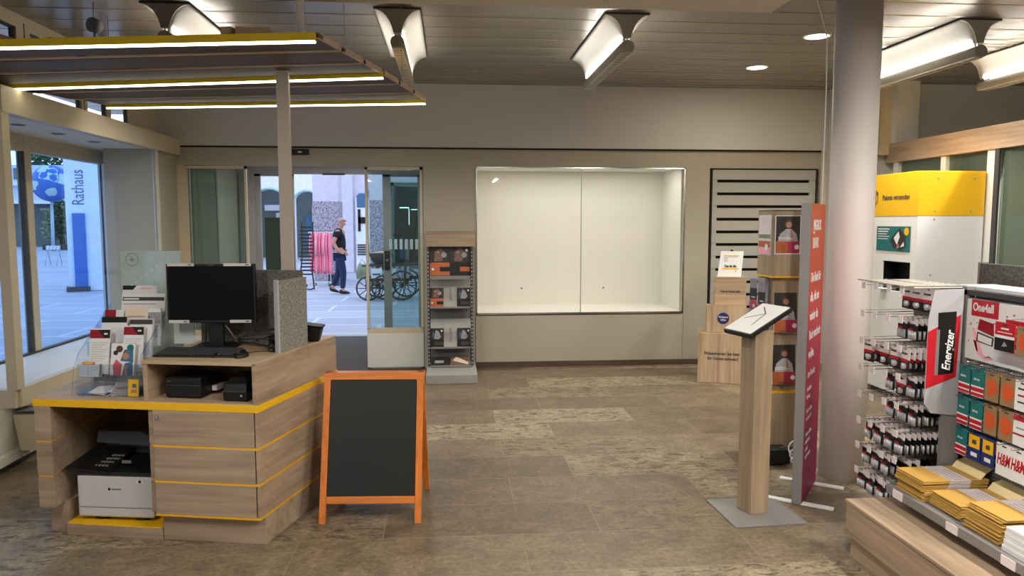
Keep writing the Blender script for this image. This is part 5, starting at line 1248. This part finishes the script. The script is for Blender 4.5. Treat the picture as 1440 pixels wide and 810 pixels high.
t = thing('drop_flap', 'small white flap lying in the opening of the parcel machine', 'flap', (3.985, 6.50, .985)); MB().mat('white').box(-.04, .10, -.05, .05, 0, .006).build('flap_sheet', None, t)

# ================================================================ SHELVING ON THE RIGHT
bs = thing('oak_plinth', 'long low oak plinth under the gift card shelving', 'plinth', (2.2, 2.4, 0))
MB().mat('oak_y').box(1.888, 2.61, 1.2, 3.30, .105, .262).build('upper_board', None, bs, bevel=.002, world=True)
MB().mat('oak_y').box(1.91, 2.61, 1.2, 3.285, 0, .105).build('lower_board', None, bs, bevel=.002, world=True)
MB().mat('oak_y').box(1.884, 2.612, 1.2, 3.304, .262, .276).build('top_board', None, bs, bevel=.001, world=True)
gd = thing('gift_card_display', 'grey perforated gift card display on an oak plinth with a white printed header', 'display shelving', (2.42, 2.4, .276))
MB().mat('pegboard').box(2.42, 2.435, 1.2, 3.27, .276, 1.25).build('perforated_panel', None, gd, world=True)
MB().mat('dark_grey').box(2.405, 2.45, 3.265, 3.29, .276, 1.29).box(2.40, 2.45, 1.2, 3.29, 1.262, 1.285).build('frame', None, gd, world=True)
MB().mat('white').box(2.44, 2.62, 1.2, 3.36, 1.262, 1.30).build('cap_board', None, gd, world=True)
MB().mat('base_white').box(2.465, 2.60, 1.2, 3.27, .277, 1.262).build('rear_body', None, gd, world=True)
f = MB().mat('grey_metal').box(2.07, 2.42, 1.2, 3.245, .345, .362).box(2.05, 2.075, 1.2, 3.245, .325, .366).box(2.07, 2.42, 3.24, 3.25, .34, .38)
f.build('shelf', None, gd, world=True, bevel=.002)
for y in (3.15, 2.78, 2.47, 2.2): MB().mat('label_white').box(2.046, 2.05, y - .035, y + .035, .326, .362).build('price_label', None, gd, world=True)
hd = MB().mat('white').box(2.405, 2.418, 1.2, 3.255, .965, 1.245)
hd.build('header_board', None, gd, world=True, bevel=.004)
HX = 2.404
def yz(f, m_, pts, x=HX): f.mat(m_).face([(x, p[0], p[1]) for p in pts])
f = MB()
yz(f, 'red', [(3.21, 1.17), (3.04, 1.17), (3.04, 1.245), (3.21, 1.245)])
yz(f, 'deep_red', [(3.155, 1.16), (3.065, 1.148), (3.06, 1.09), (3.165, 1.11)]); yz(f, 'dark_grey', [(3.165, 1.10), (3.06, 1.085), (3.065, 1.045), (3.17, 1.055)]); yz(f, 'white', [(3.158, 1.092), (3.07, 1.08), (3.073, 1.05), (3.16, 1.06)], HX - .001)
yz(f, 'pink_pale', [(3.20, 1.11), (3.185, 1.115), (3.12, 1.0), (3.06, .985), (3.11, .975), (3.16, 1.0)])
yz(f, 'deep_red', [(3.19, 1.06), (3.17, 1.055), (3.155, 1.01), (3.165, 1.01)]); yz(f, 'deep_red', [(3.12, .985), (3.085, 1.0), (3.05, .985), (3.085, .993)])
for y, z, r in ((3.17, 1.14, .004), (3.21, 1.13, .006), (3.19, 1.15, .003), (3.05, 1.16, .004), (2.99, 1.19, .005), (2.95, 1.2, .006), (3.22, 1.05, .004)): yz(f, 'deep_red' if r > .0045 else 'dark_grey', [(y - r, z), (y, z + r), (y + r, z), (y, z - r)])
for k in range(8):
    a0, a1 = PI * k / 8, PI * (k + 1) / 8; yz(f, 'black', [(3.05 - .028 * math.cos(a) * 1 , 1.135 + r * math.sin(a)) for r, a in ((.014, a0), (.018, a0), (.018, a1), (.014, a1))])
yz(f, 'black', [(3.05 + .007 * math.cos(k * PI / 5), 1.137 + .006 * math.sin(k * PI / 5)) for k in range(10)])
f.build('header_print', None, gd, world=True)
def gtext(s_, size, m_, y, z, x=HX - .001, par=gd, sx=.8, b_=0, sh=0):
    o = text(s_, size, m_, par, Vector((x, y, z)) - wm(par).translation, (PI / 2, 0, -PI / 2), sx=sx, bold=b_, shear=sh); return o
gtext('One4all', .052, 'white', 3.20, 1.195, b_=.0016, sx=.80)
# hook + card helper on the perforated wall
def hook(par, y, z, ln=.1, x=2.42):
    MB().mat('chrome').tube([(x, y, z), (x - ln, y, z - .004), (x - ln - .006, y, z + .004)], .0022, 6).tube([(x, y, z + .014), (x - ln * .7, y, z + .012)], .0015, 6).build('wire_hook', None, par, world=True)
def gcard(kind, y, ztop, w, h, x, lab, grp, tilt=0.0):
    t = thing('gift_card', lab, 'gift card', (x, y, ztop), -PI / 2 + tilt, grp)
    f = MB()
    f.mat('white' if kind in ('hm', 'list') else {'teal': 'teal', 'orange': 'kraft', 'blue': 'blue_dark', 'redblack': 'red', 'redwhite': 'white'}[kind]).box(-w / 2, w / 2, 0, .004, -h, 0)
    f.build('card', None, t)
    g = MB(); g.mat('dark_grey').rect(-.012, .012, -.014, -.008, -.0006)
    if kind == 'teal': g.mat('white').rect(-w * .5, w * .5, -h, -h * .62, -.0006).mat('red').rect(-w * .5, w * .5, -h * .82, -h * .68, -.001).rect(-w * .5, w * .5, -h * .98, -h * .87, -.001)
    if kind == 'orange': g.mat('orange').poly([(w * .38 * math.cos(a) * (1 + .12 * math.cos(3 * a)), -h * .52 + h * .3 * math.sin(a)) for a in [2 * PI * k / 24 for k in range(24)]], -.0006)
    if kind == 'blue': g.mat('yellow').rect(-w * .42, w * .42, -h * .56, -h * .1, -.0006).mat('white').rect(-w * .25, w * .25, -h * .86, -h * .72, -.0006).mat('dark_grey').poly([(-.012, -h * .42), (.012, -h * .42), (.014, -h * .3), (0, -h * .25), (-.014, -h * .3)], -.001).mat('orange').poly([(.006, -h * .24), (.018, -h * .26), (.01, -h * .32)], -.0012)
    if kind == 'redblack': g.mat('black').rect(-w * .5, w * .5, -h, -h * .55, -.0006).mat('white').rect(-w * .5, w * .5, -h * .55, -h * .45, -.0008).rect(-w * .2, w * .2, -h * .24, -h * .18, -.0008).rect(-w * .38, w * .38, -h * .36, -h * .33, -.0008).mat('photo_shirt').poly([(-.015, -h * .85), (.0, -h * .65), (.018, -h * .8)], -.0008)
    if kind == 'redwhite': g.mat('red').rect(-w * .5, w * .5, -h * .2, 0, -.0005).mat('deep_red').rect(-w * .5, w * .5, -h * .66, -h * .6, -.0006).mat('photo_shirt').rect(-w * .3, w * .3, -h * .45, -h * .4, -.0006)
    if kind == 'list':
        for k in range(3): g.mat('deep_red' if k % 2 else 'dark_grey').rect(-w * .3, w * .4, -h * (.3 + .22 * k), -h * (.24 + .22 * k), -.0006)
    g.build('card_print', None, t)
    if kind == 'teal': text('SPECIAL', .013, 'white', t, (-.024, -.001, -h * .42), sx=.8)
    if kind == 'hm': text('H&M', .07, 'red', t, (-w * .44, -.001, -h * .66), sx=.5, shear=.25, bold=.002)
    return t
rowz = [(.951, .126), (.809, .131), (.663, .126)]
cols = [3.134, 3.047, 2.963, 2.869, 2.789]
tbl = [['teal', 'teal', 'orange', 'orange', 'list'], ['teal', 'teal', 'orange', 'orange', 'redwhite'], ['teal', 'blue', 'blue', 'hm', 'hm']]
cn = {'teal': 'teal and white striped gift card', 'orange': 'brown gift card with an orange blob', 'list': 'white gift card with printed lines', 'redwhite': 'white gift card with a red top', 'blue': 'blue gift card with a yellow square', 'hm': 'white gift card with big red letters'}
rn = ['top', 'middle', 'bottom']
for r, (zt, h) in enumerate(rowz):
    for c, y in enumerate(cols):
        k = tbl[r][c]; w_ = .078 if k != 'hm' else .088; hh = h + (.012 if k == 'hm' else 0)
        hook(gd, y, zt + .004, .12)
        pos = 'foremost on hook %s' % ('one', 'two', 'three', 'four', 'five')[c]
        for q in range(2):
            front = q == 0
            gcard(k, y - .002 * q, zt, w_, hh, 2.33 + .02 * q, '%s in the %s row, %s' % (cn[k], rn[r], pos) if front else '%s behind the front one, %s row, hook %s' % (cn[k], rn[r], ('one', 'two', 'three', 'four', 'five')[c]), 'gift cards on the perforated wall', random.uniform(-.06, .06))
hook(gd, 2.90, 1.178, .08, 2.404); hook(gd, 2.81, 1.172, .08, 2.404)
gcard('redblack', 2.905, 1.176, .112, .122, 2.33, 'red and black gift card hanging in front of the white header, foremost', 'gift cards on the white header', .0)
gcard('redblack', 2.885, 1.186, .112, .122, 2.36, 'red and black gift card tucked behind the foremost one on the header', 'gift cards on the white header', .0)
gcard('orange', 2.795, 1.172, .09, .122, 2.33, 'brown gift card with an orange blob hanging on the white header', 'gift cards on the white header', .0)

# ---- battery section
br_ = thing('battery_rack', 'hook rack full of batteries between the column and the gift card wall', 'display rack', (2.42, 3.45, 0))
MB().mat('mid_grey').box(2.42, 2.44, 3.29, 3.66, .05, 1.30).build('back_panel', None, br_, world=True)
MB().mat('grey_metal').box(2.31, 2.42, 3.24, 3.262, .28, .74).box(2.40, 2.44, 3.24, 3.30, .05, 1.3).build('side_panel', None, br_, world=True)
f = MB().mat('base_white').box(2.16, 2.42, 3.27, 3.275, 1.292, 1.297)
for k in range(9): f.cyl((2.12, 3.3 + k * .045, 1.30), (2.42, 3.3 + k * .045, 1.30), .003, n=6)
f.cyl((2.12, 3.28, 1.302), (2.12, 3.68, 1.302), .003, n=6).cyl((2.27, 3.28, 1.302), (2.27, 3.68, 1.302), .003, n=6); f.build('top_grid', None, br_, world=True)
MB().mat('black').box(2.36, 2.44, 3.3, 3.6, 0, .05).build('foot', None, br_, world=True)
hp = thing('battery_header_card', 'tall grey and red header card lettered Energizer at the battery rack', 'header card', (2.29, 3.235, .73))
def xz(f, m_, pts, y): f.mat(m_).face([(p[0], y, p[1]) for p in pts])
f = MB().mat('silver_print').loft([[(2.21, 3.232, .75), (2.245, 3.232, .705), (2.376, 3.232, .69), (2.38, 3.232, 1.29), (2.235, 3.232, 1.285), (2.212, 3.232, 1.15)], [(2.21, 3.236, .75), (2.245, 3.236, .705), (2.376, 3.236, .69), (2.38, 3.236, 1.29), (2.235, 3.236, 1.285), (2.212, 3.236, 1.15)]]); f.build('card_board', None, hp, world=True)
f = MB()
xz(f, 'red', [(2.212, .82), (2.36, .875), (2.37, 1.17), (2.212, 1.09)], 3.2315)
xz(f, 'black', [(2.265, .885), (2.345, .895), (2.348, 1.185), (2.258, 1.18)], 3.231); xz(f, 'mid_grey', [(2.252, .885), (2.27, .886), (2.27, 1.10), (2.255, 1.10)], 3.2308)
f.build('card_print', None, hp, world=True)
o = text('Energizer', .058, 'white', hp, (2.325 - 2.29, -.0055, .905 - .73), (PI / 2, -PI / 2 + .08, 0), sx=.85, bold=.001, shear=.25)
MB().mat('acrylic').tube([(2.33, 3.22, .96), (2.39, 3.2, .94), (2.42, 3.21, .94)], .003, 6).build('clip', None, hp, world=True)

# one blister pack, then copies on every hook
def make_pack(kind):
    t = thing('battery_pack', '', 'battery pack', (0, 0, 0), -PI / 2, '')
    f = MB()
    w, h = (.072, .105) if kind else (.08, .115)
    wf = .3 if kind else .5
    f.mat('label_white').box(-w / 2, w / 2, 0, .0015, -h * wf, 0).mat('black').box(-w / 2, w / 2, 0, .0015, -h, -h * wf)
    f.mat('red').rect(-w / 2, w * (.35 if not kind else -.05), -h * .62, -h * .48, -.0008)
    f.mat('dark_grey').rect(-.008, .008, -.010, -.005, -.0008)
    if kind:
        for k in range(4): f.mat('silver_print').cyl((-w * .33 + k * w * .22, -.006, -h * .95), (-w * .33 + k * w * .22, -.006, -h * .58), .0062, n=8)
    else:
        f.mat('label_white').rect(-w * .35, w * .2, -h * .85, -h * .7, -.0008)
        f.mat('silver_print').cyl((w * .0, -.005, -h * .9), (w * .0, -.005, -h * .66), .011, n=12)
    f.build('blister', None, t)
    return t
protos = [make_pack(0), make_pack(1)]
names = ('topmost', 'second', 'third', 'fourth', 'fifth', 'sixth', 'seventh', 'lowest')
first = {0: True, 1: True}
ZR = [1.285, 1.142, 1.003, .865, .725, .588, .457, .325]
HY = [3.585, 3.50, 3.41, 3.325]
npk = 0
for r, z in enumerate(ZR):
    for c, y in enumerate(HY):
        tip = 2.10 + .012 * c
        m_ = MB().mat('alu').tube([(2.42, y, z), (tip + .01, y, z - .002), (tip, y, z + .004)], .0024, 6).tube([(2.42, y, z + .014), (tip, y, z + .010)], .0018, 6)
        ho_ = m_.build('wire_hook', None, br_, world=True)
        MB().mat('label_white').box(tip - .003, tip, y - .017, y + .017, z - .022, z + .012).build('price_label', None, ho_, world=True)
        if r == 0: xs = [2.27, 2.30, 2.39] if c in (2, 3) else ([2.28] if c == 1 else [])
        elif r in (1,): xs = [2.20 + .026 * k for k in range(8)] if c >= 2 else []
        elif r == 2: xs = [2.17 + .026 * k for k in range(9)] if c >= 1 else [2.14 + .03 * k for k in range(2)]
        elif r == 3: xs = [2.21 + .027 * k for k in range(7)] if c >= 1 else []
        elif r == 4: xs = [2.22 + .03 * k for k in range(6)] if c >= 1 else []
        elif r == 5: xs = [2.16 + .027 * k for k in range(9)]
        elif r == 6: xs = [2.15 + .03 * k for k in range(8)] if c != 3 else [2.2, 2.24]
        else: xs = [2.13 + .02 * k for k in range(12)] if c < 3 else []
        kind = 0 if (r in (0, 2) or (r == 3 and c == 2)) else 1
        for k, x in enumerate(xs):
            t = protos[kind] if first[kind] else copy_tree(protos[kind]); first[kind] = False
            t.location = (x, y, z - .001); t.rotation_euler = (random.uniform(-.05, .05), 0, -PI / 2 + random.uniform(-.12, .12))
            t['label'] = 'carded battery pack hanging on the %s hook row of the battery rack' % names[r]; t['group'] = 'battery packs, %s hook row' % names[r]; npk += 1
            if k == 0: 
                t['label'] = 'front carded battery pack, %s hook row, %s hook from the column' % (names[r], ('first', 'second', 'third', 'fourth')[c])
                text('Energizer', .017, 'black', t, (-.034, -.0012, -.034), sx=.8, shear=.2, bold=.0003)

# ---- mailers on the shelf
def make_mailer():
    t = thing('padded_envelope', '', 'envelope', (0, 0, 0))
    def sheet(x0, x1, w, th, bul): return [[(x0, -w, 0), (x0, w, 0), (x0, w, th), (x0, -w, th)], [(x0 + .01, -w, 0), (x0 + .01, w, 0), (x0 + .01, w, th + bul), (x0 + .01, -w, th + bul)], [(x1, -w, 0), (x1, w, 0), (x1, w, th + bul), (x1, -w, th + bul)]]
    MB().mat('envelope_yellow').box(-.155, .155, -.098, .098, .0026, .0062).mat('envelope_side').box(-.150, .150, -.094, .094, .0, .0026).build('envelope_body', None, t)
    f = MB().mat('label_white').box(-.03, .07, -.0985, .0985, .0024, .0066).mat('photo_shirt')
    for k in range(4): f.box(-.02 + k * .022, -.016 + k * .022, -.09, .06, .0066, .0068)
    f.build('paper_band', None, t)
    return t
pm_ = make_mailer(); fm = True
stk = [(3.11, .363, 6, 'far', 0, 2.235), (3.115, .363 + 6 * .0071, 7, 'far', 1, 2.225), (2.895, .363, 9, 'middle', 0, 2.24), (2.66, .363, 15, 'nearest the boxes', 0, 2.235)]
for (y, z0, n, nm, lv, x) in stk:
    for k in range(n):
        t = pm_ if fm else copy_tree(pm_); fm = False
        t.location = (x + random.uniform(-.006, .006) + .0012 * k, y + random.uniform(-.004, .004), z0 + k * .0069 + .001); t.rotation_euler = (0, -.02 if 0 else 0, random.uniform(-.03, .03))
        if nm == 'middle': t.scale = (.95, .98, 1)
        top = k == n - 1 and not (nm == 'far' and lv == 0)
        place = {'far': 'stack beside the battery rack', 'middle': 'middle stack', 'nearest the boxes': 'stack beside the white boxes'}[nm]
        t['label'] = ('topmost yellow padded envelope of the %s on the grey shelf' if top else 'yellow padded envelope lying within the %s on the grey shelf') % place
        t['group'] = 'padded envelopes, ' + place
        if top:
            f = MB().mat('envelope_flap').loft([[(.115, -.095, .006), (.115, .095, .006), (.118, .095, .006), (.118, -.095, .006)], [(.14, -.095, .035), (.14, .095, .035), (.143, .095, .034), (.143, -.095, .034)], [(.175, -.085, .05), (.175, .085, .05), (.177, .085, .047), (.177, -.085, .047)]]); f.build('open_flap', None, t)
for k in range(4):
    t = thing('folding_box', ['lowest flat white box', 'second flat white box from below', 'third flat white box from below', 'topmost flat white box with green print'][k] + ' in the pile on the grey shelf', 'box', (2.24 + .004 * k, 2.43, .3635 + k * .0235), .03 * (k % 2), 'flat white boxes on the shelf')
    MB().mat('white').box(-.165, .15, -.11, .11, 0, .0225).build('carton', None, t, bevel=.002)
    MB().mat('photo_shirt').box(-.1655, -.1645, -.108, .108, .010, .011).build('flap_edge', None, t)
    if k == 3: MB().mat('leaf_pale').loft([[(-.08, -.06, .0226), (0, .02, .0226), (.08, .03, .0226), (.1, -.05, .0226)], [(-.08, -.06, .0229), (0, .02, .0229), (.08, .03, .0229), (.1, -.05, .0229)]]).mat('dark_grey').box(-.14, -.1, -.1, .0, .0226, .0229).build('print', None, t)
# felt screen behind the shelving
t = thing('felt_partition', 'grey felt partition board rising behind the gift card wall', 'partition board', (2.72, 2.7, 0))
MB().mat('felt').box(2.70, 2.74, 1.5, 3.56, .02, 1.39).build('felt_board', None, t, world=True, bevel=.003)
MB().mat('alu').box(2.695, 2.745, 3.56, 3.57, 0, 1.395).box(2.695, 2.745, 1.5, 1.52, 0, 1.39).build('edge_strip', None, t, world=True)

# ================================================================ LIGHT, CAMERA
w = bpy.data.worlds.new('sky'); SC.world = w; w.use_nodes = True; nt = w.node_tree; nt.nodes.clear()
out = nt.nodes.new('ShaderNodeOutputWorld'); bg = nt.nodes.new('ShaderNodeBackground')
tc = nt.nodes.new('ShaderNodeTexCoord'); sp = nt.nodes.new('ShaderNodeSeparateXYZ'); cr = nt.nodes.new('ShaderNodeValToRGB')
nt.links.new(tc.outputs['Generated'], sp.inputs[0]); nt.links.new(sp.outputs['Z'], cr.inputs['Fac'])
cr.color_ramp.elements[0].color = (.62, .74, 1, 1); cr.color_ramp.elements[1].color = (.45, .63, 1, 1)
e = cr.color_ramp.elements.new(.12); e.color = (.80, .88, 1, 1)
nt.links.new(cr.outputs['Color'], bg.inputs['Color']); bg.inputs['Strength'].default_value = WORLD
nt.links.new(bg.outputs[0], out.inputs[0])
cam = bpy.data.cameras.new('camera'); co = bpy.data.objects.new('camera', cam); COL.objects.link(co); SC.camera = co
cam.sensor_width = 36; cam.lens = 36 * 1040 / 1440; cam.clip_start = .05; cam.clip_end = 300
co.location = (0, 0, 1.6); co.rotation_euler = (PI / 2 - math.atan(93 / 1040), 0, -math.radians(4.8))
vs = SC.view_settings; vs.view_transform = 'Standard'; vs.look = 'None'; vs.gamma = 1; vs.use_curve_mapping = False; vs.exposure = EXPO
SC.cycles.max_bounces = 10; SC.cycles.transparent_max_bounces = 16; SC.cycles.caustics_reflective = False; SC.cycles.caustics_refractive = False
